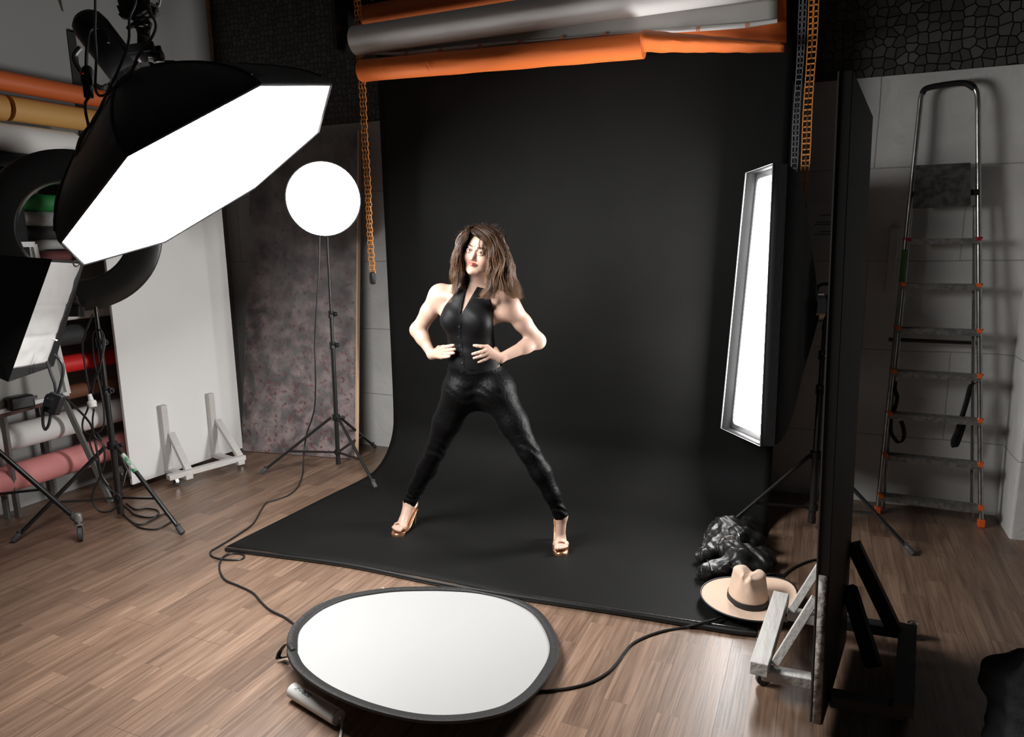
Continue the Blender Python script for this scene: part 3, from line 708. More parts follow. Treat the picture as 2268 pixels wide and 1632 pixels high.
# white panel on its wooden dolly
wp = thing('white_board', 'tall plain white board on a white wooden dolly at the left', 'panel', (-4.1, 3.5, 0))
p0, p1 = fl(294, 1074, .05), fl(538, 992, .05); p0[2] = p1[2] = .05; H_ = 2.08
dir_ = unit(V(p1[0] - p0[0], p1[1] - p0[1], 0)); nrm = V(dir_[1], -dir_[0], 0)
mb = MB(); mb.box((p0 + p1) / 2 + V(0, 0, H_ / 2) - nrm * .012, (np.linalg.norm(p1 - p0), .022, H_), np.array([dir_, -nrm, V(0, 0, 1)]).T); mb.build('board', white_paint, wp, smooth=False, bevel=.002)
ra, rb_ = fl(372, 1058, .10), fl(541, 1012, .10)
mb = MB(); mb.beam(ra, rb_, .05, .035); mb.build('rail', white_wood, wp, bevel=.003)
def proj_face(x, y, off=.0): # point of the board face under a pixel
    return onplane(x, y, p0 + nrm * off, nrm)
for xt, yt in ((359, 897), (464, 871)):
    tp = proj_face(xt, yt, .02); base = V(tp[0], tp[1], .075)
    mb = MB(); mb.beam(base, V(tp[0], tp[1], tp[2]), .045, .04, up=nrm); mb.build('post', white_wood, wp, bevel=.003)
    d = unit(rb_ - ra); s = (base - ra) @ d; foot = ra + d * s
    mb = MB(); mb.beam(base - nrm * .015, V(foot[0], foot[1], .078) + nrm * .045, .05, .03); mb.build('foot', white_wood, wp, bevel=.003)
    mb = MB(); mb.beam(V(tp[0], tp[1], tp[2] * .62) + nrm * .012 + d * .03, V(foot[0], foot[1], .11) - nrm * .01 + d * .03, .03, .045, up=d); mb.build('brace', white_wood, wp, bevel=.002)
for p in (fl(393, 1075, .0), fl(533, 1028, .0), V(-4.35, 3.2, 0), V(-4.3, 3.95, 0)): caster(wp, (p[0], p[1], .075), d=(.3, 1, 0))
for Y_ in (3.2, 3.95): mb = MB(); mb.beam((-4.37, Y_, .085), (-4.12, Y_, .085), .04, .03); mb.build('foot', white_wood, wp)
# rolls on the left wall rack
XR = -4.35
def wallroll(label, x, y, r, m, y0=2.0, y1=3.92, dz=0, **k):
    p = atx(x, y, XR); return paper_roll(label, (XR, y0, p[2]), (XR, y1, p[2] + dz), r, m, group='paper rolls racked on the left wall', **k)
wallroll('bright orange paper roll, topmost on the left wall rack', 100, 196, .056, mat('orange_roll', (.62, .13, .03), .55))
wallroll('yellow ochre paper roll below the orange one on the left wall', 100, 252, .070, mat('ochre_roll', (.62, .34, .10), .6), y0=2.765)
wallroll('short butt end of a yellow ochre roll at the left frame edge', -2, 238, .073, mat('ochre_roll2', (.55, .29, .08), .6), y0=2.0, y1=2.735)
wallroll('white paper roll below the ochre roll on the left wall, wider at its left half', 140, 319, .062, white_paper)
p = atx(50, 308, XR); mb = MB(); mb.tube([(XR, 2.0, p[2] - .004), (XR, 3.13, p[2] - .004)], .082, 28)
tag(mb.build('paper_wrap', white_paper, None, loc=(XR, 2.6, p[2])), 'white paper wrapped thickly round the left half of the white roll', 'paper wrap')
dk = mat('charcoal_roll', (.03, .03, .032), .7)
wallroll('thick black paper roll added for the dark band just under the white roll on the left wall', 120, 378, .085, dk)  # black roll added to stand in for the dark band below the white roll
wallroll('green paper roll glimpsed through the black ring', 120, 450, .05, mat('green_roll', (.02, .22, .05), .6))
wallroll('pale grey paper roll under the green one seen through the ring', 120, 485, .045, mat('grey_roll', (.34, .34, .33), .7))
wallroll('charcoal paper roll in the middle of the ring opening', 120, 515, .04, dk)
wallroll('narrow grey paper roll low in the ring opening', 120, 541, .03, mat('grey_roll2', (.4, .4, .39), .7))
wallroll('dull maroon paper roll lowest in the ring opening', 120, 568, .035, mat('maroon_roll', (.13, .03, .03), .7))
wallroll('white paper roll just below the ring', 165, 693, .042, white_paper)
wallroll('dark charcoal paper roll between the white and the red rolls', 165, 740, .065, dk)
wallroll('vivid red paper roll at the left', 165, 803, .055, mat('red_roll', (.75, .02, .02), .5))
wallroll('brown paper roll below the red roll', 165, 866, .045, mat('brown_roll', (.17, .065, .03), .7))
wallroll('thick white paper roll near the floor on the left wall', 120, 944, .078, white_paper)
wallroll('pink paper roll lowest on the left wall', 120, 1030, .082, mat('pink_roll', (.80, .30, .29), .6))
mb = MB()
for z in (2.5, 2.33, 2.14, 1.75, 1.62, 1.5, 1.4, 1.3, 1.13, .98, .78, .58, .36, .14): mb.box((XL + .08, 3.86, z), (.16, .02, .03))
mb.box((XL + .015, 3.86, 1.3), (.03, .04, 2.6))
tag(mb.build('roll_rack', mat('rack_metal', (.05, .05, .05), .5), None, loc=(XL, 3.86, .0)), 'dark metal wall rack arm carrying the stacked paper rolls', 'rack')
mb = MB(); mb.grid(lambda u, v: V(-4.235 + .012 * math.sin(u * 22), 2.0 + .70 * u, 2.04 - .78 * v), 40, 12); bc = mb.build('black_cloth', mat('darkening_cloth', (.006, .006, .006), .85), None, loc=(-4.235, 2.35, 2.04), solid=.004); tag(bc, 'black cloth added to darken the paper rolls at the left frame edge above the dark softbox', 'cloth')  # black sheet added to stand in for the shade at the left edge
# big black ring on a stand
rb0 = V(-3.73, 2.70, 0); rD = (rb0 + V(0, 0, 1.2) - O) @ CF
rc = atd(163, 512, rD + .0); rn = unit(V(.70, -.70, .02))
ring = thing('black_ring', 'large black round ring standing behind the octagonal softbox at the left', 'ring', rc)
px = rD / FPX; mb = MB()
mb.lathe([(107 * px, .0), (110 * px, .01), (140 * px, .02), (172 * px, .01), (176 * px, .0), (176 * px, -.03), (165 * px, -.045), (114 * px, -.04), (107 * px, -.03), (107 * px, .0)], rc, rn, 72)
mb.build('ring_shell', mat('ring_plastic', (.014, .014, .014), .38, bump=(14, .15)), ring)
mb = MB(); mb.lathe([(108 * px, -.03), (106 * px, -.03), (106 * px, .002), (108 * px, .004)], rc, rn, 72); mb.build('inner_rim', chrome, ring)
mb = MB(); zt = rc - CU * 176 * px
mb.add([zt + CR * .05 + CU * .02 - CF * .01, zt - CR * .05 + CU * .02 - CF * .01, zt + CU * .16 - CF * .03], [(0, 1, 2)]); mb.beam(zt + CU * .02, zt - CU * .03, .09, .05); mb.build('mount_bracket', black_metal, ring, solid=.008)
st = light_stand('light_stand', 'black tripod stand of the big ring hung with looped cables', rb0, [fl(405, 1185), fl(30, 1202), (-4.18, 3.14, 0)], V(rb0[0], rb0[1], 1.27), hub_z=.46, brace_z=.14, col_r=.017, sections=(0, .62, .84), leg_r=.012)
mb = MB(); a, b_ = atd(262, 1003, 0), None
e = fl(405, 1185, .012); l0 = rb0 + V(0, 0, .46) + unit((e - rb0) * V(1, 1, 0)) * .035; 
mb.tube([l0 + (e - l0) * .1, l0 + (e - l0) * .30], .0135, 10); label_part(mb.build('sticker', mat('sticker', (.55, .55, .53), .5, var=(30, (.05, .25, .1), .08)), st), 'worn pale sticker on the front leg')
def at_(l, D): return [atd(x, y, t[0] if t else D) for x, y, *t in l]
sD = rD - .04
cable('looped_cable', 'black cable hung in long loops on the ring stand', at_([(206, 695), (196, 720), (188, 740), (183, 770), (190, 820), (197, 860), (203, 885)], sD), .005)
cable('looped_cable', 'black cable loop falling from the stand collar past the white plug', at_([(213, 730), (226, 735), (232, 760), (224, 800), (208, 840), (196, 900), (184, 930), (184, 952), (196, 962), (215, 960), (230, 940), (228, 890), (218, 840), (208, 790), (205, 745), (213, 730)], sD), .005)
cable('looped_cable', 'black cable crossing the stand column in a narrow loop', at_([(222, 728), (228, 760), (222, 810), (208, 850), (203, 880)], sD - .02), .005)
cable('looped_cable', 'long black cable dropping from the plug down the stand to the floor', at_([(208, 905), (205, 935), (210, 965), (228, 985), (232, 1020), (224, 1050), (208, 1085), (205, 1110), (220, 1132), (245, 1132), (262, 1118), (266, 1100), (245, 1085), (225, 1060), (213, 1020), (200, 985), (200, 965), (212, 958), (225, 975)], sD), .005)
cable('looped_cable', 'black cable running from the power box over to the ring stand', at_([(135, 872, sD - .3), (160, 895, sD - .25), (190, 925, sD - .15), (205, 950), (215, 1000), (225, 1050), (240, 1075)], sD), .006)
cable('floor_cable', 'black cable lying in flat loops on the floor beneath the ring stand', [fl(x, y, .006) for x, y in ((245, 1080), (255, 1110), (268, 1130), (285, 1150), (310, 1168), (345, 1172), (372, 1160), (385, 1148), (365, 1138), (340, 1150), (310, 1162), (285, 1150), (272, 1135), (262, 1112), (285, 1128), (300, 1140), (330, 1146), (350, 1140), (348, 1130), (325, 1126), (300, 1128), (280, 1115))], .005)
pg = thing('power_plug', 'white mains plug hanging on a cable beside the ring stand', 'plug', atd(203, 888, sD - .03))
mb = MB(); o_ = atd(198, 873, sD - .03); d_ = unit(atd(207, 905, sD - .03) - o_)
mb.lathe([(0, 0), (.010, 0), (.012, .02), (.014, .035), (.023, .04), (.024, .055), (.021, .06), (.021, .075), (0, .075)], o_, d_, 20); mb.build('body', white_paint, pg)
for s in (-1, 1):
    mb = MB(); mb.tube([o_ + d_ * .07 + CR * s * .009, o_ + d_ * .10 + CR * s * .009], .0028, 8); mb.build('pin', chrome, pg)
# switched off softbox at the left edge
so = thing('dark_softbox', 'switched off black softbox with pale grey front at the left edge', 'softbox', atd(60, 700, 2.95))
fq = [atd(110, 580, 2.86), atd(178, 584, 3.12), atd(104, 803, 3.06), atd(28, 816, 2.8)]
mb = MB(); cn = sum(fq) / 4; fn = unit(np.cross(fq[1] - fq[0], fq[3] - fq[0])); fn = fn if fn @ CR > 0 else -fn
def so_f(u, v):
    a = fq[0] + (fq[1] - fq[0]) * u; b = fq[3] + (fq[2] - fq[3]) * u; p = a + (b - a) * v
    return p + fn * .004 * noise.noise(Vector((u * 5, v * 9, 0))) - fn * .012 * (math.exp(-((v - .42) / .015) ** 2) + math.exp(-((v - .72) / .015) ** 2)) * .25
mb.grid(so_f, 20, 60); label_part(mb.build('diffuser', mat('grey_diffuser', (.58, .58, .57), .6, bump=(9, .3)), so, solid=.001), 'creased pale grey fabric front')
out = [cn + (p - cn) * 1.0 + fn * .05 for p in fq]
ex = [unit(fq[1] - fq[0]), unit(fq[3] - fq[0])]
out = [fq[0] - ex[0] * .01 - ex[1] * .015 + fn * .01, fq[1] + ex[0] * .012 - ex[1] * .015 + fn * .01, fq[2] + ex[0] * .05 + ex[1] * .02 + fn * .01, fq[3] - ex[0] * .02 + ex[1] * .05 + fn * .01]
back = [atd(-60, 560, 2.95), atd(-20, 575, 3.3), atd(-30, 790, 3.3), atd(-90, 800, 2.95)]
apx = [atd(-190 + dx, 680 + dy, 3.1) for dx, dy in ((-10, -15), (10, -15), (10, 15), (-10, 15))]
mb = MB(); mb.add(out + back + apx, [(k + 4 * j, (k + 1) % 4 + 4 * j, (k + 1) % 4 + 4 * j + 4, k + 4 * j + 4) for j in (0, 1) for k in range(4)] + [(8, 9, 10, 11)])
mb.add(out + fq, [(k, (k + 1) % 4, (k + 1) % 4 + 4, k + 4) for k in range(4)]); mb.build('shell', shell_cloth, so, smooth=False)
mb = MB(); mb.beam(atd(118, 751, 2.9), atd(126, 754, 2.9), .010, .004); mb.build('fabric_label', white_paper, so)
cs0 = V(-4.04, 2.16, 0); f1 = fl(180, 1197); r_ = np.linalg.norm(f1 - cs0)
feet_ = []
for k in (0, 1, 2):
    a = (0, -1.75, 1.75)[k]; d = (f1 - cs0) * (1 if k == 0 else .75); feet_.append(cs0 + V(d[0] * math.cos(a) - d[1] * math.sin(a), d[0] * math.sin(a) + d[1] * math.cos(a), .10)) if k == 0 else feet_.append(cs0 + (V(.34, -.36, .1) if k == 1 else V(-.22, -.42, .1)))

st2 = light_stand('wheeled_stand', 'black wheeled stand whose front leg ends in a caster at the lower left', cs0, feet_, V(cs0[0], cs0[1], 1.35), hub_z=.62, brace_z=.30, leg_r=.0135)
def big_caster(parent, p):
    c = V(p[0], p[1], .042); s = unit(V(.6, .8, 0)); d = np.cross(s, V(0, 0, 1))
    mb = MB(); mb.lathe([(0, 0), (.013, 0), (.015, .008), (.021, .012), (.021, .045), (.016, .055), (0, .055)], c + V(0, 0, .062), (0, 0, 1), 18)
    for q_ in (-1, 1): mb.beam(c + s * .018 * q_, c + s * .018 * q_ + V(0, 0, .06), .03, .004, up=s)
    mb.lathe([(.0, 0), (.024, 0), (.024, .008), (0, .008)], c + V(0, 0, .052), (0, 0, 1), 18)
    o = mb.build('caster', mat('caster_metal', (.33, .33, .31), .35, .6), parent)
    w = MB(); w.lathe([(0, -.012), (.03, -.012), (.042, -.009), (.042, .009), (.03, .012), (0, .012)], c, s, 24); w.build('wheel', rubber, o)
for p in feet_[:]: big_caster(st2, p)
# power box dangling below the dark softbox
pb = thing('power_box', 'black rectangular power pack hanging on cords in front of the work table', 'power pack', atd(122, 893, 2.95))
mb = MB(); a, b_ = atd(130, 872, 2.95), atd(113, 915, 2.95); mb.beam(a, b_, .055, .035, up=CF); mb.build('case', black_plastic, pb, bevel=.004)
mb = MB(); mb.beam(atd(112, 885, 2.93), atd(106, 900, 2.93), .018, .02, up=CF); mb.build('terminal', chrome, pb)
cable('power_lead', 'black lead looping from the dark softbox down to the power pack', at_([(120, 785), (135, 800), (140, 820), (136, 845), (128, 873)], 2.95), .006)
cable('power_lead', 'second black lead hanging straight from the dark softbox to the power pack', at_([(104, 800), (112, 825), (121, 850), (124, 873)], 2.96), .006)
cable('power_lead', 'black lead looping out left below the power pack', at_([(116, 873), (103, 878), (97, 905), (95, 935), (100, 951), (108, 940), (113, 915)], 2.94), .006)
# work table
TZ = .70
tb = thing('work_table', 'small table with grey metal legs standing in front of the lower paper rolls', 'table', fl(100, 1120))
A_, B_ = fl(-25, 922, TZ), fl(150, 874, TZ); dv = unit(B_ - A_); bk = V(-dv[1], dv[0], 0); bk = bk if bk[0] < 0 else -bk
TW = min(.26, (XL + .22 - B_[0]) / bk[0] if bk[0] else .2); TW = .20
mb = MB(); c_ = [A_, B_, B_ + bk * TW, A_ + bk * TW]; mb.add([p + V(0, 0, -.014) for p in c_] + [p + V(0, 0, .0) for p in c_], [(3, 2, 1, 0), (4, 5, 6, 7)] + [(k, (k + 1) % 4, (k + 1) % 4 + 4, k + 4) for k in range(4)])
mb.build('table_top', mat('table_top', (.30, .28, .26), .4, var=(12, (.10, .05, .04), .3)), tb, smooth=False, bevel=.002)
mb = MB(); mb.beam(A_ + V(0, 0, -.016), B_ + V(0, 0, -.016), .012, .022); mb.build('apron', mat('brown_edge', (.09, .04, .03), .5), tb)
gl = mat('grey_leg', (.30, .31, .30), .4, .5)
for (xt, yt), (xb, yb2), ofs in (((6, 918), (41, 1145), 0), ((140, 882), (246, 1112), 0)):
    p_ = fl(xt, yt, TZ - .015); mb = MB(); mb.beam(p_, fl(xb, yb2), .028, .022, up=CF); mb.build('leg', gl, tb)
for (xt, yt), dx in (((20, 905), 0), ((128, 876), 0)):
    p_ = fl(xt, yt, TZ - .015) + bk * .12; mb = MB(); mb.beam(p_, V(p_[0] - .01, p_[1], 0), .028, .022, up=CF); mb.build('leg', gl, tb)
bx = thing('speaker_box', 'black rounded box standing on the work table at the left', 'box', fl(58, 895, TZ))
mb = MB(); a = fl(33, 897, TZ + .04) + bk * .05; b_ = fl(88, 886, TZ + .04) + bk * .05; mb.beam(a, b_, .07, .078); mb.build('case', black_plastic, bx, bevel=.014)
mb = MB(); mb.beam(a + V(0, 0, .02) - bk * .037, b_ + V(0, 0, .02) - bk * .037, .003, .02); mb.build('front_slot', rubber, bx)
fr = thing('framed_board', 'white framed pale grey board leaning on the work table under the dark softbox', 'board', fl(120, 880, TZ))
P1 = fl(157, 872, TZ + .004) + bk * .03; P0 = P1 - dv * .75; up_ = unit(V(0, 0, 1) + bk * .01 - dv * .10)
mb = MB(); mb.add([P0, P1, P1 + up_ * .92, P0 + up_ * .92] + [p + bk * .012 for p in (P0, P1, P1 + up_ * .92, P0 + up_ * .92)], [(0, 1, 2, 3), (7, 6, 5, 4), (0, 4, 5, 1), (1, 5, 6, 2), (2, 6, 7, 3), (3, 7, 4, 0)]); mb.build('panel', mat('pale_panel', (.42, .42, .40), .5), fr, smooth=False)
mb = MB()
for a, b_ in ((P0, P1), (P1, P1 + up_ * .92), (P1 + up_ * .92, P0 + up_ * .92), (P0 + up_ * .92, P0)): mb.beam(a - bk * .008, b_ - bk * .008, .03, .02, up=bk)
mb.build('frame', white_paint, fr, smooth=False)

# ---------------------------------------------------------------- right side: black flag panel, ladder
fp = thing('black_board', 'tall black board standing on a dolly in the right foreground', 'panel', (.12, 2.55, 0))
z0 = .04; nl, nr_, fr_ = fl(1795, 1598, z0), fl(1822, 1606, z0), fl(1874, 1420, z0)
sh_x = -.045; TOPZ = 2.06
th = nr_ - nl; dd = fr_ - nr_
mb = MB(); bt = [nl, nr_, fr_, fr_ - th]; tp = [p + V(sh_x, 0, TOPZ - z0 - (.05 if i > 1 else 0)) for i, p in enumerate(bt)]
mb.add(bt + tp, [(0, 1, 2, 3), (7, 6, 5, 4)] + [(k, (k + 1) % 4, (k + 1) % 4 + 4, k + 4) for k in range(4)])
mb.build('board', mat('matte_black_board', (.008, .008, .008), .6, bump=(6, .2)), fp, smooth=False, bevel=.002)
fwd_ = unit(dd); nrm_ = unit(V(-fwd_[1], fwd_[0], 0)); nrm_ = nrm_ if nrm_[0] < 0 else -nrm_
mb = MB(); e0 = nl + th * .15 - fwd_ * .002 + V(0, 0, 0); e1 = nl + th * .85 - fwd_ * .002; zt_ = .52
mb.add([e0, e1, e1 + V(sh_x * .25, 0, zt_), e0 + V(sh_x * .25, 0, zt_)], [(0, 1, 2, 3)]); label_part(mb.build('bare_edge', mat('bare_edge', (.10, .09, .08), .7, bump=(30, 1), var=(40, (.36, .32, .29), .12)), fp, solid=.003), 'worn bare wood grey lower edge')
mb = MB(); mb.beam(bt[0] - fwd_ * .002, tp[0] - fwd_ * .002, .004, .004); mb.build('edge_trim', mat('grey_trim', (.10, .10, .10), .5), fp)
# white dolly on the left
L1, L2 = fl(1682, 1478, .112), fl(1728, 1330, .112)
dd_ = unit(L2 - L1)
mb = MB(); mb.beam(L1 - dd_ * .015, L2 + dd_ * .03, .062, .05); mb.build('rail', white_wood, fp, bevel=.003)
for k, (xa, ya, xb, yb2) in enumerate(((1690, 1488, 1797, 1508), (1745, 1358, 1815, 1372))):
    a, b_ = fl(xa, ya, .075), fl(xb, yb2, .075); mb = MB(); mb.beam(a, b_, .05, .04); mb.build('foot', white_wood, fp, bevel=.003)
for xb, yb2, xt, yt in ((1716, 1470, 1806, 1325), (1753, 1352, 1818, 1250)):
    a = fl(xb, yb2, .11); b_ = aty(xt, yt, a[1] + .03); mb = MB(); mb.beam(a, b_, .030, .034, up=fwd_); mb.build('brace', white_wood, fp, bevel=.003)
caster(fp, (*fl(1690, 1516)[:2], .075), .028, (1, .4, 0)); caster(fp, (*fl(1738, 1385)[:2], .075), .028, (1, .4, 0))
bw = mat('black_wood', (.010, .010, .010), .6)
for cx, cy in ((2014, 1400), (2000, 1572)):
    a = fl(cx, cy, .09); b_ = V(nr_[0] + .02, a[1] - .02, .09); mb = MB(); mb.beam(b_, a, .05, .04); mb.build('foot', bw, fp)
    caster(fp, (*fl(cx + 5, cy + 12)[:2], .075), .028, (.2, 1, 0))
a, b_ = fl(2012, 1402, .11), fl(1998, 1560, .11); mb = MB(); mb.beam(a + V(0, .03, 0), b_ - V(0, .03, 0), .06, .045); mb.build('rail', bw, fp)
for xb, yb2, xt, yt in ((1985, 1402, 1890, 1205), (1935, 1475, 1880, 1300)):
    a = fl(xb, yb2, .11); b_ = onplane(xt, yt, nr_ + V(0, 0, 0), nrm_); mb = MB(); mb.beam(a, b_, .05, .04, up=fwd_); mb.build('brace', bw, fp)

# ladder
ld = thing('step_ladder', 'aluminium step ladder with orange feet leaning against the right back wall', 'ladder', (.65, 4.4, 0))
alu = mat('aluminium', (.46, .46, .45), .28, .9, var=(25, (.33, .33, .31), .2)); step_m = mat('step_metal', (.20, .20, .19), .42, .6, var=(40, (.34, .33, .32), .12), stretch=(1, 1, 1))
fL, fR = fl(1943, 1136), fl(2172, 1166); ytop = 4.53
tL, tR = aty(2037, 240, ytop), aty(2166, 235, ytop - .01)
ctl, ctr_ = aty(2050, 198, ytop), aty(2150, 186, ytop)
path = [fL + V(0, 0, .02)] + [fL + (tL - fL) * t for t in (.3, .6, .85, .97)] + [tL, aty(2040, 215, ytop), ctl, aty(2075, 190, ytop), aty(2120, 184, ytop), ctr_, aty(2163, 205, ytop), tR] + [tR + (fR - tR) * t for t in (.03, .15, .4, .7)] + [fR + V(0, 0, .02)]
mb = MB(); mb.tube(spline(path, 5), .0135, 12); label_part(mb.build('rail_hoop', alu, ld), 'bright aluminium side rails joined by a rounded top')
mb = MB(); mb.tube(spline([aty(2042, 208, ytop - .003), aty(2052, 196, ytop - .003), aty(2090, 188, ytop - .003), aty(2135, 184, ytop - .003), aty(2158, 195, ytop - .003)], 5), .0155, 12); mb.build('hand_grip', black_plastic, ld)
def rp_(s, z): 
    a, b_ = (fL, tL) if s < 0 else (fR, tR); return a + (b_ - a) * (z / b_[2])
for k in range(7):
    z = .115 + .243 * k; a, b_ = rp_(-1, z), rp_(1, z); mb = MB()
    mb.beam(a + V(0, -.005, 0), b_ + V(0, -.005, 0), .085, .006); mb.beam(a + V(0, -.046, -.012), b_ + V(0, -.046, -.012), .004, .026)
    for j in range(4): mb.beam(a + V(0, -.04 + .018 * j, .004), b_ + V(0, -.04 + .018 * j, .004), .004, .003)
    st_ = mb.build('step', step_m, ld)
    for p in (a, b_):
        mb = MB(); mb.box(p + V(-.008 if p is b_ else .008, -.04, .002), (.022, .022, .02)); mb.box(p + V(0, .0, .006), (.03, .034, .008)); mb.build('step_cap', orange_plastic if k < 6 else red_dark, st_)
for f_ in (fL, fR):
    mb = MB(); mb.box(f_ + V(0, 0, .022), (.034, .04, .044)); mb.build('foot', orange_plastic, ld, bevel=.004)
za = .115 + .243 * 7
a, b_ = rp_(-1, za), rp_(1, za); mb = MB(); mb.beam(a + V(0, -.01, 0), b_ + V(0, -.01, 0), .03, .03); mb.build('hinge_bar', black_plastic, ld)
c1, c2, c3, c4 = [aty(x, y, ytop - .07) for x, y in ((2028, 366), (2150, 360), (2150, 456), (2022, 462))]
mb = MB(); mb.add([c1, c2, c3, c4] + [p + V(0, .014, 0) for p in (c1, c2, c3, c4)], [(0, 1, 2, 3), (7, 6, 5, 4)] + [(k, (k + 1) % 4, (k + 1) % 4 + 4, k + 4) for k in range(4)])
for j in range(12): 
    u = (j + .5) / 12; p, q_ = c1 + (c4 - c1) * u, c2 + (c3 - c2) * u; mb.beam(p + V(0, -.002, 0), q_ + V(0, -.002, 0), .004, .003, up=(0, 0, 1))
label_part(mb.build('platform', mat('dark_platform', (.075, .075, .07), .4, .5, var=(30, (.15, .15, .14), .1)), ld, smooth=False), 'dark ribbed platform folded upright')
for s, pts in ((1, None), (-1, None)):
    a, b_ = rp_(s, .05) + V(-.03 * s, .05, 0), rp_(s, 1.75) + V(-.012 * s, .03, 0); mb = MB(); mb.tube([V(a[0], a[1], .01), b_], .010, 8); mb.build('rear_leg', alu, ld)
z = .115 + .243 * 4 - .075; a, b_ = rp_(-1, z) + V(-.03, .05, 0), rp_(1, z) + V(0, .05, 0); mb = MB(); mb.tube([a, b_], .011, 8); mb.build('cross_bar', black_metal, ld)
def ribbon(mb, pts, w, d=(1, 0, 0), th=.002):
    P = spline(pts, 6); d = unit(d); n = len(P); k0 = len(mb.v); vs = []
    for i, p in enumerate(P): vs += [p - d * w / 2, p + d * w / 2]
    mb.add(vs, [(2 * i, 2 * i + 1, 2 * i + 3, 2 * i + 2) for i in range(n - 1)])
for pts, dd2 in (([(1983, 845), (1982, 862), (1987, 880), (1982, 905), (1974, 925), (1973, 955), (1982, 972), (1993, 981), (2002, 968), (2001, 950), (1996, 932)], (.9, .1, .3)), ([(2158, 848), (2150, 855), (2142, 885), (2133, 915), (2122, 950), (2112, 975), (2116, 990), (2128, 960), (2138, 925)], (.9, .3, .2))):
    mb = MB(); ribbon(mb, [aty(x, y, 4.47 + .01 * math.sin(i)) for i, (x, y) in enumerate(pts)], .03 if pts[0][0] > 2100 else .022, dd2); mb.build('strap', black_cloth, ld, solid=.003)
mb = MB(); mb.tube([rp_(-1, 1.33) + V(-.0, -.002, 0), rp_(-1, 1.52) + V(0, -.002, 0)], .0145, 12); label_part(mb.build('tape_band', mat('green_tape', (.06, .16, .02), .5), ld), 'green tape wound round the left rail')
# ---------------------------------------------------------------- things on the floor
RD = thing('reflector_disc', 'large round white reflector with black rim lying on the wooden floor in front', 'reflector', (-1.328, 2.181, 0))
rdc = V(-1.328, 2.181, .070); rdn = unit(V(.044, .113, 1)); rdr = .529
outl = [(636, 1450), (640, 1402), (664, 1372), (700, 1346), (750, 1325), (800, 1313), (870, 1303), (950, 1300), (1010, 1301), (1060, 1305), (1110, 1315), (1150, 1329), (1190, 1352), (1216, 1382), (1232, 1415), (1237, 1440), (1232, 1468), (1214, 1500), (1190, 1531), (1160, 1556), (1120, 1578), (1060, 1593), (1000, 1600), (940, 1600), (880, 1592), (820, 1577), (770, 1559), (720, 1535), (680, 1508), (650, 1478)]
op = [onplane(x, y, rdc, rdn) for x, y in outl]
wv_ = lambda k: rdn * (.004 * math.sin(k * .55) - .002)
rim = spline([p + wv_(i) for i, p in enumerate(op)] + [op[0] + wv_(0)], 4)[:-1]
def scl(p, s): return rdc + (p - rdc) * s
mb = MB(); n = len(rim)
rows_ = [scl(p, s) + rdn * h for s, h in ((1.0, 0), (.996, .006), (.985, .005), (.932, .004)) for p in rim]
mb.add(rows_, [(i * n + k, i * n + (k + 1) % n, (i + 1) * n + (k + 1) % n, (i + 1) * n + k) for i in range(3) for k in range(n)])
label_part(mb.build('rim', mat('black_rim', (.014, .014, .014), .55, bump=(50, .3)), RD, solid=.005), 'black fabric rim')
mb = MB(); vs = []; rr_ = [0, .15, .3, .45, .6, .75, .88, .945]
def fz(p): return rdn * (.004 * noise.noise(Vector((p[0] * 5, p[1] * 5, 0))) + .0025 * noise.noise(Vector((p[0] * 16, p[1] * 9, 3))))
vs = [scl(p, s) + fz(scl(p, s)) * (1 - s) for s in rr_[1:] for p in rim] + [rdc]
k0 = (len(rr_) - 2); mb.add(vs, [(i * n + k, i * n + (k + 1) % n, (i + 1) * n + (k + 1) % n, (i + 1) * n + k) for i in range(k0) for k in range(n)] + [(len(vs) - 1, k, (k + 1) % n) for k in range(n)])
label_part(mb.build('white_fabric', mat('reflector_fabric', (.355, .355, .35), .42, bump=(5, .35, 6), spec=.4), RD), 'crinkled white reflecting fabric')
mb = MB(); hp = [scl(op[0], .985) + rdn * .008 + V(0, .02, 0), onplane(637, 1428, rdc, rdn) + rdn * .006, fl(622, 1440, .05), fl(616, 1456, .02), fl(626, 1456, .012), fl(640, 1453, .03)]
ribbon(mb, hp, .02, (.5, .8, .1)); mb.build('strap_handle', black_cloth, RD, solid=.003)
# tube shaped battery under the rim
ta, tb_ = fl(648, 1528, .032), fl(748, 1588, .032)
TU = thing('white_tube', 'white plastic tube with printed number lying under the near left rim of the reflector', 'tube', ta)
mb = MB(); mb.tube([ta, tb_], .027, 24); mb.build('tube_body', mat('white_plastic', (.68, .68, .65), .35, var=(14, (.6, .6, .57), .3)), TU, bevel=.003)
mb = MB(); td = unit(tb_ - ta); mb.tube([tb_, tb_ + td * .006], .0275, 24)
mb.build('end_ring', mat('grey_ring', (.35, .35, .35), .4), TU)
def text_mesh(txt, size, origin, xd, yd, m, parent, name='printed_text', depth=.0006, bend=None):
    cu = bpy.data.curves.new(name, 'FONT'); cu.body = txt; cu.size = size; cu.extrude = depth; cu.align_x = 'CENTER'; cu.align_y = 'CENTER'
    tmp = bpy.data.objects.new(name, cu); COL.objects.link(tmp); dg = bpy.context.evaluated_depsgraph_get(); dg.update()
    me = bpy.data.meshes.new_from_object(tmp.evaluated_get(dg)); bpy.data.objects.remove(tmp)
    xd, yd = unit(xd), unit(yd); zd = np.cross(xd, yd); mb = MB(); vs = []
    for v in me.vertices:
        x, y, z = v.co
        if bend:
            c, r = bend; a = y / r; vs.append(c + xd * x + r * (math.sin(a) * yd + math.cos(a) * zd) + z * (math.sin(a) * yd + math.cos(a) * zd))
        else: vs.append(origin + xd * x + yd * y + zd * z)
    mb.add(vs, [tuple(p.vertices) for p in me.polygons]); return mb.build(name, m, parent, smooth=False)
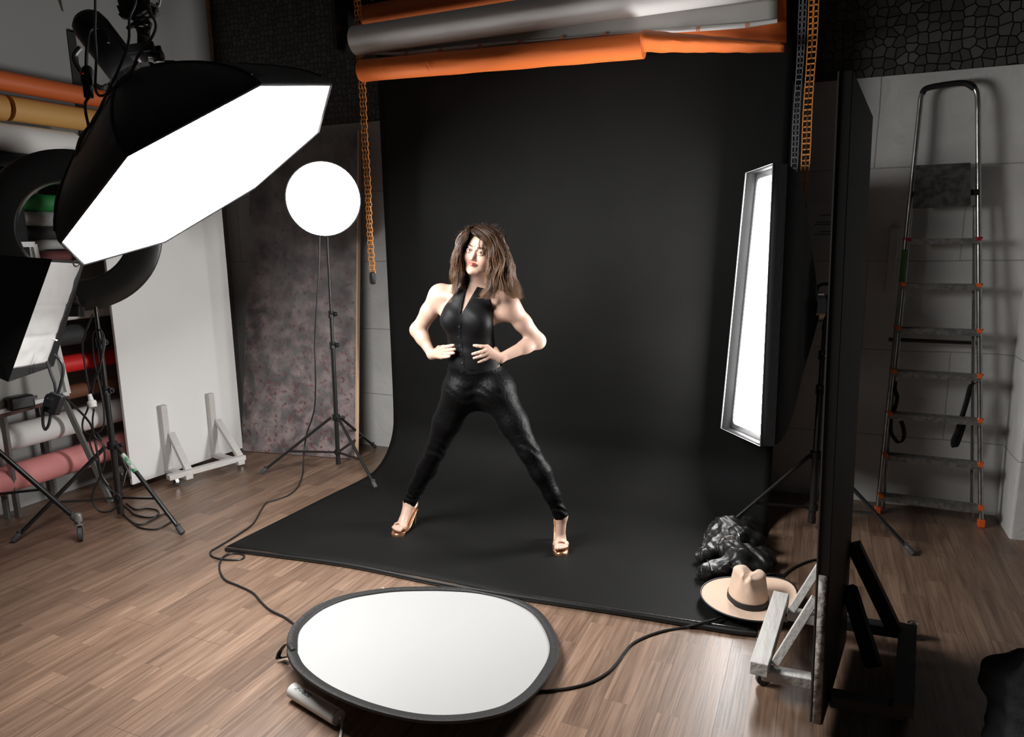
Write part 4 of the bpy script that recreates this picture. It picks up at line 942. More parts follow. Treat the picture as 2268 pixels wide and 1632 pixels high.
ink = mat('black_ink', (.02, .02, .02), .6)
s_ = unit(np.cross(V(0, 0, 1), td)); tdir = td
upd = unit(V(0, 0, 1) * .75 - s_ * 0)
# text faces up and towards the camera
zup = unit(V(0, 0, 1) + unit(O * V(1, 1, 0) - ta * V(1, 1, 0)) * .5); zup = unit(zup - td * (zup @ td)); ydir = np.cross(zup, td)
text_mesh('0632', .022, None, td, ydir, ink, TU, bend=(ta + td * .092, .0275))
mb = MB()
for a_, b__ in (((.03, -.006), (.05, .006)), ((.034, .004), (.06, -.002)), ((.04, -.008), (.046, .009)), ((.055, -.004), (.07, .002))):
    f2 = lambda t: ta + td * t[0] + 0.0277 * (math.sin(t[1] / .0275) * ydir + math.cos(t[1] / .0275) * zup)
    mb.tube([f2(a_), f2(b__)], .0007, 5)
mb.build('scribble', ink, TU)
cable('thin_lead', 'white lead curling out of the tube end towards the bottom frame edge', [tb_ + td * .008, fl(756, 1590, .02), fl(757, 1610, .005), fl(752, 1640, .005), fl(740, 1670, .005)], .005, white_plastic_ if 'white_plastic_' in globals() else MATS['white_plastic'])
mb = MB(); c = fl(855, 1306, .002); mb.box(c, (.05, .022, .001)); mb.box(fl(838, 1307, .002), (.03, .012, .001))
tag(mb.build('paper_scrap', white_paper, None, loc=tuple(c), smooth=False), 'small white paper scrap on the floor at the far edge of the reflector', 'paper scrap')
# cords
dpts = [(708, 520), (706, 600), (701, 680), (697, 760), (698, 800), (699, 850), (697, 900), (690, 930), (681, 955), (675, 985)]
w = [aty(x, y, 3.86) for x, y in dpts]
z_end = [(672, 1010), (671, 1040), (668, 1065)]
w += [fl(672, 1020, .08), fl(670, 1050, .012)]
w += [fl(x, y, .005) for x, y in ((660, 1078), (640, 1096), (612, 1107), (590, 1114), (578, 1130), (560, 1160), (530, 1182), (505, 1198), (478, 1214), (466, 1222), (470, 1232), (490, 1238), (515, 1240), (535, 1238), (541, 1231), (530, 1226), (510, 1226), (494, 1234), (486, 1250), (488, 1268), (500, 1285), (530, 1298), (560, 1313), (580, 1335), (600, 1352), (632, 1368), (662, 1390), (720, 1430), (900, 1500), (1100, 1530), (1192, 1530), (1230, 1528), (1270, 1522), (1310, 1510), (1345, 1490), (1365, 1470), (1384, 1444), (1400, 1426), (1430, 1410), (1470, 1397), (1510, 1390))]
w += [fl(1560, 1378, .028), fl(1612, 1362, .014), fl(1680, 1330, .008), fl(1715, 1296, .008), fl(1735, 1274, .006), (fl(1765, 1253, .006)), fl(1812, 1238, .006), fl(1880, 1235, .006)]
cable('power_cable', 'long thin black cable from the beauty dish winding across the floor under the reflector', w, .0052, n=6)
# fedora
ht = thing('wide_brim_hat', 'wide brimmed beige felt hat with black band on the corner of the black paper', 'hat', fl(1660, 1330))
hc = fl(1656, 1330, .03); hR = .20; ha = math.atan2(_cy, -_sy * -1) if False else 0
felt = mat('beige_felt', (.68, .50, .38), .85, bump=(90, .12), sheen=.3)
hx, hy = _R, V(_F[0], _F[1], 0) / math.hypot(_F[0], _F[1])
tilt = .0
def hat_pt(th, r):
    """r in 0..1 crown centre -> brim edge ; th angle"""
    c, s = math.cos(th), math.sin(th)
    if r < .34:  # crown top
        q_ = r / .34; R_ = .074 * math.sin(q_ * PI / 2) ** .9; z = .148 - .022 * q_ ** 3
    elif r < .5:
        q_ = (r - .34) / .16; R_ = .074 + .017 * q_;         z = .126 * (1 - q_) ** .9
    else:
        q_ = (r - .5) / .5; R_ = .091 + (hR - .091) * q_; z = .004 * (1 - q_) + .012 * q_ * q_ * (1 + 0)
    x, y = R_ * c, R_ * s
    if r >= .5:
        x *= 1.0 + .03 * q_; z += .055 * q_ ** 2 * max(0, c) ** 2 + .012 * q_ ** 2 * max(0, -c) * .4
        y *= 1 - .03 * q_ ; x *= 1 - .02 * q_
    else:
        x *= .92; y *= 1.10
        # front pinches (front of the hat towards -y,-x) and centre crease
        k = min(1, z / .11) ** 2
        fx, fy = x * .85 - y * .52, x * .52 + y * .85
        z -= .027 * math.exp(-(fx / .022) ** 2) * k * (1 if r < .4 else .3)
        for sg in (-1, 1):
            g = math.exp(-(((fx - sg * .052) / .03) ** 2 + ((fy + .045) / .035) ** 2)) * k
            x -= sg * .026 * g * .85; y += sg * .026 * g * .52; z -= .014 * g
        z += .010 * k * (-fy / .08)
    return hc + hx * x + hy * y + V(0, 0, z)
mb = MB(); mb.grid(lambda u, v: hat_pt(2 * PI * u, .02 + .98 * v), 96, 70, True)
mb.add([hat_pt(2 * PI * k / 96, .02) for k in range(96)], [tuple(range(96))])
label_part(mb.build('felt_body', felt, ht, solid=.003), 'beige felt brim and pinched crown')
mb = MB(); mb.grid(lambda u, v: hat_pt(2 * PI * u, .466 + .030 * v) + unit((hat_pt(2 * PI * u, .45) - hc) * V(1, 1, 0)) * .0035, 72, 6, True); label_part(mb.build('band', mat('black_ribbon', (.010, .010, .011), .5), ht, solid=.002), 'black ribbon band')
mb = MB(); mb.tube([hat_pt(2 * PI * k / 96, 1) for k in range(96)], .0042, 8, closed=True); label_part(mb.build('edge_binding', MATS['black_ribbon'], ht), 'black bound brim edge')
mb = MB(); kb = hat_pt(.25, .45) + unit(hat_pt(.25, .45) - hc) * .004; mb.beam(kb - V(0, 0, .012), kb + V(0, 0, .012), .02, .008, up=hx); mb.build('bow', MATS['black_ribbon'], ht, bevel=.002)
# beaded band behind the hat
bd_ = MB(); random.seed(3); c = fl(1716, 1287, .02)
for k in range(16):
    for j in range(3):
        a = PI * (k / 15) - .2; p = c + hx * .045 * math.cos(a) * -1 + hy * .02 * math.sin(a) + V(0, 0, .006 + .010 * j)
        bd_.lathe([(0, -.0055), (.004, -.004), (.0058, 0), (.004, .004), (0, .0055)], p, (0, 0, 1), 8)
tag(bd_.build('beaded_hair_band', mat('black_bead', (.01, .01, .01), .12), None, loc=tuple(c)), 'small black beaded hair band on the floor behind the hat', 'hair band')

# ---------------------------------------------------------------- distance field modelling (jacket, cloth, person)
class Field:
    def __init__(s, xs, ys, zs):
        s.x, s.y, s.z = [np.asarray(a, np.float32) for a in (xs, ys, zs)]
        s.D = np.full((len(xs), len(ys), len(zs)), 1.0, np.float32)
    def sl(s, lo, hi):
        r = []
        for a, l, h in zip((s.x, s.y, s.z), lo, hi):
            i, j = np.searchsorted(a, l), np.searchsorted(a, h); r.append(slice(max(0, i - 1), min(len(a), j + 1)))
        return tuple(r)
    def pts(s, S): return s.x[S[0]][:, None, None], s.y[S[1]][None, :, None], s.z[S[2]][None, None, :]
    def mix(s, S, d, k, sub=False):
        A = s.D[S]
        if A.size == 0: return
        if sub:
            h = np.clip(.5 - .5 * (A + d) / k, 0, 1); s.D[S] = A * (1 - h) + (-d) * h + k * h * (1 - h)
        else:
            h = np.clip(.5 + .5 * (A - d) / k, 0, 1); s.D[S] = A * (1 - h) + d * h - k * h * (1 - h)
    def cap(s, a, b, r1, r2, k=.02, sub=False, flat=None):
        """tapered capsule; flat=(direction, factor) squashes it along a direction"""
        a, b = V(*a), V(*b); m = max(r1, r2) * (1 if flat is None else max(1, flat[1])) + k * 1.2 + .02
        S = s.sl(np.minimum(a, b) - m, np.maximum(a, b) + m); X, Y, Z = s.pts(S)
        ab = b - a; L2 = ab @ ab + 1e-12; px, py, pz = X - a[0], Y - a[1], Z - a[2]
        t = np.clip((px * ab[0] + py * ab[1] + pz * ab[2]) / L2, 0, 1); qx, qy, qz = px - t * ab[0], py - t * ab[1], pz - t * ab[2]
        if flat is not None:
            f = unit(flat[0]); g = qx * f[0] + qy * f[1] + qz * f[2]; w = (1 / flat[1] - 1) * g
            qx, qy, qz = qx + w * f[0], qy + w * f[1], qz + w * f[2]
        d = np.sqrt(qx * qx + qy * qy + qz * qz) - (r1 + (r2 - r1) * t)
        if flat is not None: d = d * min(1, flat[1])
        s.mix(S, d.astype(np.float32), k, sub)
    def ell(s, c, r, k=.02, R=None, sub=False):
        c, r = V(*c), V(*r); m = max(r) + k * 1.2 + .02; S = s.sl(c - m, c + m); X, Y, Z = s.pts(S)
        px, py, pz = X - c[0], Y - c[1], Z - c[2]
        if R is not None: px, py, pz = [R[0, i] * px + R[1, i] * py + R[2, i] * pz for i in range(3)]
        a = np.sqrt((px / r[0]) ** 2 + (py / r[1]) ** 2 + (pz / r[2]) ** 2); b = np.sqrt((px / r[0] ** 2) ** 2 + (py / r[1] ** 2) ** 2 + (pz / r[2] ** 2) ** 2) + 1e-6
        s.mix(S, (a * (a - 1) / b).astype(np.float32), k, sub)
    def mesh(s):
        D = s.D; I = D < 0
        nx, ny, nz = [n - 1 for n in D.shape]
        cnt = np.zeros((nx, ny, nz), np.int8)
        for i in (0, 1):
            for j in (0, 1):
                for k in (0, 1): cnt += I[i:i + nx, j:j + ny, k:k + nz]
        act = (cnt > 0) & (cnt < 8); ci = np.argwhere(act); n = len(ci)
        idx = np.full(act.shape, -1, np.int32); idx[act] = np.arange(n)
        P = np.zeros((n, 3)); W = np.zeros(n)
        ax = (s.x, s.y, s.z)
        for d in range(3):
            o1, o2 = [e for e in range(3) if e != d]
            for u in (0, 1):
                for v in (0, 1):
                    a = ci.copy(); a[:, o1] += u; a[:, o2] += v; b = a.copy(); b[:, d] += 1
                    da, db = D[tuple(a.T)].astype(float), D[tuple(b.T)].astype(float); m = (da < 0) != (db < 0)
                    t = np.where(m, da / (da - db + 1e-12), 0)
                    pa = np.stack([ax[e][a[:, e]] for e in range(3)], 1).astype(float); pb = np.stack([ax[e][b[:, e]] for e in range(3)], 1)
                    P += np.where(m[:, None], pa + (pb - pa) * t[:, None], 0); W += m
        P /= np.maximum(W, 1)[:, None]
        Q = []
        for d in range(3):
            o1, o2 = [(1, 2), (2, 0), (0, 1)][d]
            lo = [slice(None)] * 3; hi = [slice(None)] * 3; lo[d] = slice(0, -1); hi[d] = slice(1, None)
            m = I[tuple(lo)] != I[tuple(hi)]; e = np.argwhere(m)
            ok = (e[:, o1] > 0) & (e[:, o2] > 0) & (e[:, o1] < D.shape[o1] - 1) & (e[:, o2] < D.shape[o2] - 1); e = e[ok]
            ins = I[tuple(e.T)]; c = []
            for u, v in ((0, 0), (-1, 0), (-1, -1), (0, -1)):
                a = e.copy(); a[:, o1] += u; a[:, o2] += v; c.append(idx[tuple(a.T)])
            q_ = np.stack(c, 1); q_[~ins] = q_[~ins][:, ::-1]; Q.append(q_)
        return P, np.concatenate(Q)
def np_mesh(name, P, Q, m, parent=None, loc=(0, 0, 0), smooth_it=0, disp=None):
    me = bpy.data.meshes.new(name); me.vertices.add(len(P)); me.vertices.foreach_set('co', np.asarray(P, np.float32).ravel())
    me.loops.add(len(Q) * 4); me.loops.foreach_set('vertex_index', Q.astype(np.int32).ravel()); me.polygons.add(len(Q))
    me.polygons.foreach_set('loop_start', np.arange(len(Q), dtype=np.int32) * 4); me.polygons.foreach_set('loop_total', np.full(len(Q), 4, np.int32))
    me.polygons.foreach_set('use_smooth', np.ones(len(Q), bool)); me.update(calc_edges=True); me.validate()
    for q_ in (m if isinstance(m, (list, tuple)) else [m]): me.materials.append(q_)
    ob = bpy.data.objects.new(name, me); COL.objects.link(ob)
    if parent is not None: ob.parent = parent
    else: ob.location = loc; ob['_o'] = tuple(float(c) for c in loc)
    if smooth_it:
        md = ob.modifiers.new('smooth', 'SMOOTH'); md.factor = .5; md.iterations = smooth_it
    return ob
def relax(P, Q, it=3):
    P = P.copy(); n = len(P); E = np.concatenate([Q[:, [0, 1]], Q[:, [1, 2]], Q[:, [2, 3]], Q[:, [3, 0]]]); E = np.concatenate([E, E[:, ::-1]])
    deg = np.bincount(E[:, 0], minlength=n)[:, None]
    for _ in range(it):
        for lam in (.5, -.52):
            A = np.stack([np.bincount(E[:, 0], P[E[:, 1], c], minlength=n) for c in range(3)], 1) / np.maximum(deg, 1)
            P += lam * (A - P)
    return P
# leather jacket heap
leather = mat('black_leather', (.010, .010, .0095), .40, bump=(26, .45, 3), spec=.42)
jc = fl(1625, 1240); F_ = Field(np.arange(-.34, .36, .0055), np.arange(-.36, .5, .0055), np.arange(-.012, .26, .0055))
def jl(x, y, z=0): p = fl(x, y, z) - jc; return V(p[0], p[1], z)
for a, b_, r1, r2, k in ((jl(1575, 1215, .05), jl(1610, 1175, .09), .05, .07, .03), (jl(1610, 1180, .08), jl(1665, 1200, .07), .075, .06, .03), (jl(1600, 1222, .05), jl(1690, 1240, .04), .05, .055, .03),
                         (jl(1566, 1268, .035), jl(1600, 1262, .04), .042, .040, .012), (jl(1598, 1262, .04), jl(1640, 1232, .06), .036, .045, .015), (jl(1558, 1232, .04), jl(1585, 1218, .06), .034, .04, .012),
                         (jl(1612, 1215, .09), jl(1640, 1270, .03), .034, .04, .014), (jl(1640, 1190, .1), jl(1660, 1165, .08), .05, .05, .02), (jl(1672, 1255, .02), jl(1705, 1245, .02), .03, .02, .02), (jl(1640, 1262, .02), jl(1690, 1262, .02), .035, .03, .02), (jl(1590, 1190, .06), jl(1640, 1240, .05), .06, .05, .03)):
    F_.cap(a, b_, r1, r2, k)
X, Y, Z = F_.pts((slice(None),) * 3)
wr1 = np.sin(X * 45 + 3.5 * np.sin(Y * 13) + Z * 40) * np.sin(Y * 32 + 3 * np.sin(X * 31 + Z * 40)); wr2 = np.abs(np.sin(X * 26 - Y * 34 + 3 * np.sin(X * 9 + 1 + Z * 8) + Z * 22)); wr3 = np.sin(X * 150 + 5 * np.sin(Y * 60)) * np.sin(Z * 110 + Y * 90)
F_.D += (.0028 * np.sin(X * 105 + 4 * np.sin(Y * 24 + Z * 18) + Z * 60) * (.5 + .5 * np.sin(Y * 21 + X * 12)) + .004 * wr1 - .014 * (1 - wr2 ** 2) ** 3 * .7 ).astype(np.float32)
F_.D = np.maximum(F_.D, -(Z - .001)).astype(np.float32)
P, Q = F_.mesh(); P = relax(P, Q, 6)
jk = thing('leather_jacket', 'crumpled black leather jacket dropped on the black paper behind the hat', 'jacket', jc)
np_mesh('leather_body', P, Q, leather, jk)
mb = MB()
for pts in (((1566, 1240, .078), (1572, 1250, .08), (1577, 1262, .078)), ((1590, 1205, .13), (1600, 1190, .155), (1622, 1186, .165)), ((1625, 1168, .17), (1636, 1185, .165), (1640, 1200, .14))):
    mb.tube(spline([fl(*p) for p in pts], 6), .003, 6)
mb.build('zip', chrome, jk)
for x, y, z in ((1569, 1214, .10), (1562, 1222, .085)):
    mb = MB(); mb.lathe([(0, 0), (.008, .001), (.007, .004), (0, .005)], fl(x, y, z), unit(V(.2, -.7, .7)), 12); mb.build('stud', chrome, jk)
# dark cloth covered stool in the shadow at the bottom right corner
cl = Field(np.arange(-.3, .4, .012), np.arange(-.3, .4, .012), np.arange(-.02, .62, .012))
pc_ = fl(2330, 1690); cl.cap((.02, 0, .05), (.02, 0, .20), .20, .17, .05); cl.cap((-.12, .05, .22), (.16, .0, .27), .075, .09, .05)
X, Y, Z = cl.pts((slice(None),) * 3); th_ = np.arctan2(Y, X); cl.D += (.010 * np.sin(th_ * 9 + 3 * Z * 6) + .004 * np.sin(Z * 90)).astype(np.float32); cl.D = np.maximum(cl.D, -(Z - .001)).astype(np.float32)
P, Q = cl.mesh(); P = relax(P, Q, 1)
tag(np_mesh('draped_stool', P, Q, mat('dark_ribbed_cloth', (.02, .021, .026), .8, bump=(50, .5)), None, loc=tuple(pc_)), 'dark ribbed cloth draped over a stool in the shadow at the bottom right corner', 'stool')
# ---------------------------------------------------------------- the model
G = V(_F[0], _F[1], 0) / math.hypot(_F[0], _F[1])      # horizontal view direction
PD = 3.60
pbase = O * 0 + ray(1060, 850) * (PD / (ray(1060, 850) @ G)); pbase[2] = 0
def J(x, y, d=PD):
    """pixel + horizontal depth -> person frame (x right, y away from camera, z up)"""
    r = ray(x, y); p = O + r * (d / (r @ G)); q_ = p - pbase
    return V(q_ @ _R, q_ @ G, p[2])
person = bpy.data.objects.new('person', None); COL.objects.link(person)
person.location = tuple(pbase); person.rotation_euler = (0, 0, -YAW)
person['_o'] = (0, 0, 0); person['category'] = 'person'
person['label'] = 'woman in black sleeveless vest, black velvet trousers and gold heels posing hands on hips'
# --- head frame
ry, rr2, rp2 = math.radians(-21), math.radians(15), math.radians(2)
Rz = np.array([[math.cos(ry), -math.sin(ry), 0], [math.sin(ry), math.cos(ry), 0], [0, 0, 1]])
Ry = np.array([[math.cos(rr2), 0, math.sin(rr2)], [0, 1, 0], [-math.sin(rr2), 0, math.cos(rr2)]])
Rx = np.array([[1, 0, 0], [0, math.cos(rp2), -math.sin(rp2)], [0, math.sin(rp2), math.cos(rp2)]])
HR = Ry @ Rz @ Rx
eyemid = J(1051.5, 557.5, 3.485)
HC = eyemid - HR @ V(0, -.082, 0)
def hp_(x, y, z): return HC + HR @ V(x, y, z)
def seg(a, b, h, g): return np.arange(a, b, h if g is None else h)
hx0, hx1, hy0, hy1, hz0, hz1 = HC[0] - .105, HC[0] + .105, HC[1] - .125, HC[1] + .12, HC[2] - .135, HC[2] + .145
def axis(lo, hi, fine, h, hf):
    out = []; x = lo
    while x < hi:
        out.append(x); st = h
        for a, b, f in fine:
            if a <= x < b: st = min(st, f)
        x += st
    return np.array(out)
zh = J(1060, 812)[2], J(1060, 752)[2]
B = Field(axis(-.53, .50, [(hx0, hx1, .0022)], .0046, 0), axis(-.28, .36, [(hy0, hy1, .0022)], .0046, 0), axis(.0, 1.80, [(hz0, hz1, .0022), (zh[0], zh[1], .0034), (0, .22, .0036)], .0048, 0))
def H(F, a, b, r1, r2, k=.012, sub=False, flat=None): F.cap(hp_(*a), hp_(*b), r1, r2, k, sub, None if flat is None else (HR @ V(*flat[0]), flat[1]))
def E_(F, c, r, k=.012, sub=False, R=None): F.ell(hp_(*c), r, k, HR.T if R is None else (HR @ R).T, sub)
# torso
sh = .0
def torso(F, k=.05, grow=0.0):
    F.ell(J(1041, 690, 3.60) , (.118 + grow, .082 + grow, .155), .05)
    F.ell(J(1004, 709, 3.555), (.058 + grow, .056 + grow, .066), .055)
    F.ell(J(1060, 712, 3.53), (.060 + grow, .058 + grow, .068), .055)
    F.ell(J(1043, 757, 3.60), (.112 + grow, .088 + grow, .12), .05)
    F.ell(J(1047, 800, 3.60), (.120 + grow, .095 + grow, .10), .05)
torso(B)
B.cap(J(1046, 665, 3.61), J(1048, 645, 3.62), .060, .050, .04, flat=((1, 0, 0), 1.5))
B.cap(J(1058, 600, 3.60), J(1050, 648, 3.62), .050, .054, .02)
B.cap(J(1046, 642, 3.63), J(985, 650, 3.65), .040, .043, .03); B.cap(J(1060, 644, 3.60), J(1118, 668, 3.57), .042, .046, .03)
B.cap(J(1037, 660, 3.57), J(990, 656, 3.60), .020, .018, .02); B.cap(J(1052, 661, 3.55), J(1100, 668, 3.53), .020, .018, .02)
B.cap(J(1058, 835, 3.60), J(1058, 846, 3.61), .12, .115, .06, flat=((0, 1, 0), .72))
# arms
def arm(s, e, w, r):
    B.cap(s, s + (e - s) * .45, r[0], r[1], .035); B.cap(s + (e - s) * .45, e, r[1], r[2], .02)
    B.cap(e, e + (w - e) * .34, r[2] * .96, r[3], .03); B.cap(e + (w - e) * .30, w, r[3], r[4], .02)
    up = unit(s - e); fo = unit(w - e); out = -unit(up + fo); B.ell(e + out * .010, (.023, .024, .026), .03)
LS, LE, LW = J(972, 656, 3.65), J(926, 731, 3.70), J(957, 786, 3.62)
RS, RE, RW = J(1130, 681, 3.57), J(1190, 755, 3.62), J(1108, 793, 3.50)
arm(LS, LE, LW, (.050, .044, .037, .034, .0225)); arm(RS, RE, RW, (.051, .045, .038, .035, .0225))
B.ell(LS + V(.004, 0, -.002), (.046, .048, .055), .04); B.ell(RS + V(-.004, 0, -.002), (.047, .048, .055), .04)
B.cap(J(1091, 700, 3.60), J(1113, 695, 3.59), .045, .04, .03); B.cap(J(992, 690, 3.63), J(985, 678, 3.64), .045, .04, .03)
# hands
def hand(W, kn, tips, th, thin=1.0, out=V(0, -1, 0)):
    B.cap(W, W + (sum(kn) / 4 - W) * .35, .0235, .021, .015, flat=((0, 1, 0), .8))
    for i, (k_, t_) in enumerate(zip(kn, tips)):
        B.cap(W + (k_ - W) * .25, k_, .0150, .0122, .010)
        L_ = t_ - k_; m1 = k_ + L_ * .45 + out * .007; m2 = k_ + L_ * .76 + out * .004
        r = (.0098, .0100, .0095, .0084)[i]
        B.cap(k_, m1, r * 1.10, r * .95, .003); B.cap(m1, m2, r * .95, r * .86, .003); B.cap(m2, t_, r * .86, r * .74, .003)
    for a, b, r1, r2 in th: B.cap(a, b, r1, r2, .006)
hand(LW, [J(982, 769, 3.545), J(984.5, 776.5, 3.54), J(984, 784, 3.54), J(979, 791, 3.55)],
     [J(1004, 764.5, 3.492), J(1007, 773.5, 3.486), J(1005, 782, 3.488), J(996, 789.5, 3.50)],
     [(J(962, 780, 3.62), J(972, 770, 3.66), .014, .0115), (J(972, 770, 3.66), J(984, 767, 3.69), .011, .009)])
hand(RW, [J(1079, 768, 3.485), J(1078, 775.5, 3.478), J(1080, 783, 3.478), J(1086, 790, 3.485)],
     [J(1050, 765, 3.475), J(1047, 784, 3.462), J(1050, 793, 3.465), J(1060, 802, 3.472)],
     [(J(1104, 785, 3.52), J(1098, 773, 3.56), .014, .0115), (J(1098, 773, 3.56), J(1092, 768, 3.61), .0115, .009)])
# head
E_(B, (0, .018, .045), (.074, .094, .083), .02)
E_(B, (0, -.018, -.030), (.061, .064, .080), .03)
E_(B, (0, -.030, .050), (.060, .052, .045), .02)
H(B, (-.055, .005, -.045), (-.022, -.055, -.092), .017, .015, .03); H(B, (.055, .005, -.045), (.022, -.055, -.092), .017, .015, .03)
E_(B, (0, -.066, -.098), (.020, .017, .015), .02)
for s in (-1, 1):
    E_(B, (s * .041, -.058, -.032), (.021, .020, .022), .03)
    E_(B, (s * .031, -.094, .001), (.0185, .012, .0115), .012, True)
    H(B, (s * .012, -.083, .021), (s * .044, -.070, .020), .007, .005, .010)
    E_(B, (s * .031, -.0735, .0005), (.0175, .0142, .0142), .006)
    E_(B, (s * .0315, -.089, -.0004), (.0132, .0085, .0056), .0018, True)
    H(B, (s * .019, -.0845, .0048), (s * .031, -.0885, .0078), .0022, .0026, .003); H(B, (s * .031, -.0885, .0078), (s * .045, -.0790, .0045), .0026, .0020, .003)
    H(B, (s * .0085, -.086, -.037), (s * .0125, -.084, -.038), .0075, .0065, .006)
H(B, (0, -.079, .014), (0, -.088, -.016), .0065, .0085, .014); H(B, (0, -.088, -.016), (0, -.0955, -.031), .0085, .0105, .008)
H(B, (0, -.088, -.041), (0, -.094, -.036), .0050, .0060, .004)
# lips
for s in (-1, 1):
    H(B, (s * .0045, -.0925, -.0570), (s * .0255, -.0765, -.0565), .0050, .0022, .0035)
    H(B, (s * .0040, -.0915, -.0665), (s * .0235, -.0775, -.0590), .0058, .0024, .0035)
H(B, (-.010, -.0965, -.0608), (.010, -.0965, -.0608), .0009, .0009, .002, sub=True)
H(B, (-.024, -.0825, -.0578), (-.008, -.0955, -.0608), .0009, .0009, .002, sub=True); H(B, (.024, -.0825, -.0578), (.008, -.0955, -.0608), .0009, .0009, .002, sub=True)
for s in (-1, 1):
    H(B, (s * .0045, -.092, -.0425), (s * .0050, -.085, -.0405), .0022, .0022, .001, sub=True)
    E_(B, (s * .076, .012, -.008), (.007, .017, .030), .006)
H(B, (0, .03, -.07), (0, .045, -.12), .050, .052, .02)
# legs inside the trousers and feet
def leg_joints():
    L = [(J(1020, 868, 3.62), .090), (J(990, 935, 3.66), .076), (J(964, 1000, 3.70), .052), (J(944, 1040, 3.76), .055), (J(922, 1080, 3.79), .042), (J(907, 1112, 3.80), .031)]
    R = [(J(1100, 868, 3.59), .092), (J(1137, 938, 3.54), .077), (J(1171, 1000, 3.485), .054), (J(1197, 1045, 3.48), .055), (J(1222, 1095, 3.48), .042), (J(1243, 1142, 3.49), .031)]
    return L, R
LL, RL = leg_joints()
for L_ in (LL, RL):
    for (a, r1), (b, r2) in zip(L_, L_[1:]): B.cap(a, b, r1 - .008, r2 - .006, .02)
def foot(A, Hl, Bl, T, side):
    """ankle, heel, ball, toe tip (person frame), side=+1 big toe to the +s side"""
    f = unit((T - Bl) * V(1, 1, 0)); s = V(f[1], -f[0], 0) * side
    B.cap(A, Hl + V(0, 0, .01), .030, .026, .02); B.cap(A + f * .004, Bl + V(0, 0, .020) - f * .03, .030, .024, .02)
    B.cap(Hl, Bl, .022, .022, .02); B.cap(Bl + s * .022, Bl - s * .026, .0195, .0175, .012)
    B.cap(Bl + V(0, 0, .02) - f * .03, Bl + s * .012, .024, .020, .012)
    wid = (.0125, .0092, .0088, .0083, .0082)
    for i, (o, l) in enumerate(((.026, 1.0), (.0085, .98), (-.006, .88), (-.019, .75), (-.031, .58))):
        a = Bl + s * (o * .8) + f * .012; b = Bl + s * o * 1.0 + f * (np.linalg.norm(T - Bl) * l) + V(0, 0, -.002)
        mid = (a + b) / 2 + V(0, 0, .004); B.cap(a, mid, wid[i] * 1.05, wid[i], .003); B.cap(mid, b, wid[i], wid[i] * .9, .002)
LF = dict(A=J(906, 1110, 3.80), Hl=V(0, 0, 0), side=1)
def fw(x, y, z):  # floor pixel -> person frame at height z
    p = fl(x, y, z); q_ = p - pbase; return V(q_ @ _R, q_ @ G, z)
lT, rT = fw(876, 1177, .030), fw(1243, 1219, .030)
lh0 = J(917, 1164, 3.83); lh0[2] = 0
ldir = unit((lT - lh0) * V(1, 1, 0)); lB = lT - ldir * .052; lB[2] = .042
lHl = V(lh0[0], lh0[1], .118) + ldir * .0
foot(LL[-1][0] * V(1, 1, 1), lHl, lB, lT, -1)
rdir = unit(V(-.02, -1, 0)); rB = rT - rdir * .052; rB[2] = .042; rHl = rT - rdir * .185; rHl[2] = .118
foot(RL[-1][0], rHl, rB, rT, 1)
P, Q = B.mesh(); P = relax(P, Q, 2)
skin = mat('skin', (.70, .44, .33), .45, sss=.12, bump=(300, .04), spec=.45)
body = np_mesh('body', P, Q, skin, person)
# skin colour variation: lips, cheeks, brows are the colour of the face itself
HL = (P - HC) @ HR
col = np.tile(np.array([.47, .305, .235]), (len(P), 1)); hx_, hy_, hz_ = HL.T
def blend(w, c):
    global col
    w = np.clip(w, 0, 1)[:, None]; col = col * (1 - w) + np.array(c) * w
face_ = hy_ < -.04
ax_ = np.abs(hx_)
zu = -.0520 - .06 * ax_ * 0 + .0014 * np.cos(ax_ * 380) - .10 * np.maximum(ax_ - .012, 0); zl = -.0708 + 27 * ax_ ** 2
ins_ = np.minimum(zu - hz_, hz_ - zl)
blend(np.where(face_ & (ax_ < .026), ins_ / .0012 + .4, 0), (.52, .10, .08))
blend(np.where(face_, np.exp(-(((ax_ - .042) / .018) ** 2 + ((hz_ + .030) / .018) ** 2)) * .35, 0), (.72, .30, .22))
# eye liner / lash line
for s in (-1, 1):
    lid = .0062 - 22 * (hx_ * s - .031) ** 2
    blend(np.where(face_ & (np.abs(hx_ * s - .031) < .0165), 1.2 - np.abs(hz_ - lid) / .0019, 0), (.03, .02, .018))
    lid2 = -.0068 + 24 * (hx_ * s - .031) ** 2
    blend(np.where(face_ & (np.abs(hx_ * s - .032) < .014), (.7 - np.abs(hz_ - lid2) / .0016) * .7, 0), (.12, .06, .05))
    br = .0245 - 7 * (hx_ * s - .034) ** 2 - .10 * np.maximum(hx_ * s - .040, 0)
    blend(np.where(face_ & (hx_ * s > .011) & (hx_ * s < .056), 1.5 - np.abs(hz_ - br) / (.0032 - .03 * np.maximum(hx_ * s - .03, 0)), 0), (.035, .02, .014))
tn = np.clip((HL[:, 2] > .02) & (hy_ > -.02), 0, 1)
ca_ = body.data.color_attributes.new('tint', 'FLOAT_COLOR', 'POINT'); ca_.data.foreach_set('color', np.concatenate([col, np.ones((len(P), 1))], 1).astype(np.float32).ravel())
nt = skin.node_tree; at = nt.nodes.new('ShaderNodeAttribute'); at.attribute_name = 'tint'; nt.links.new(at.outputs['Color'], nt.nodes['Principled BSDF'].inputs['Base Color'])
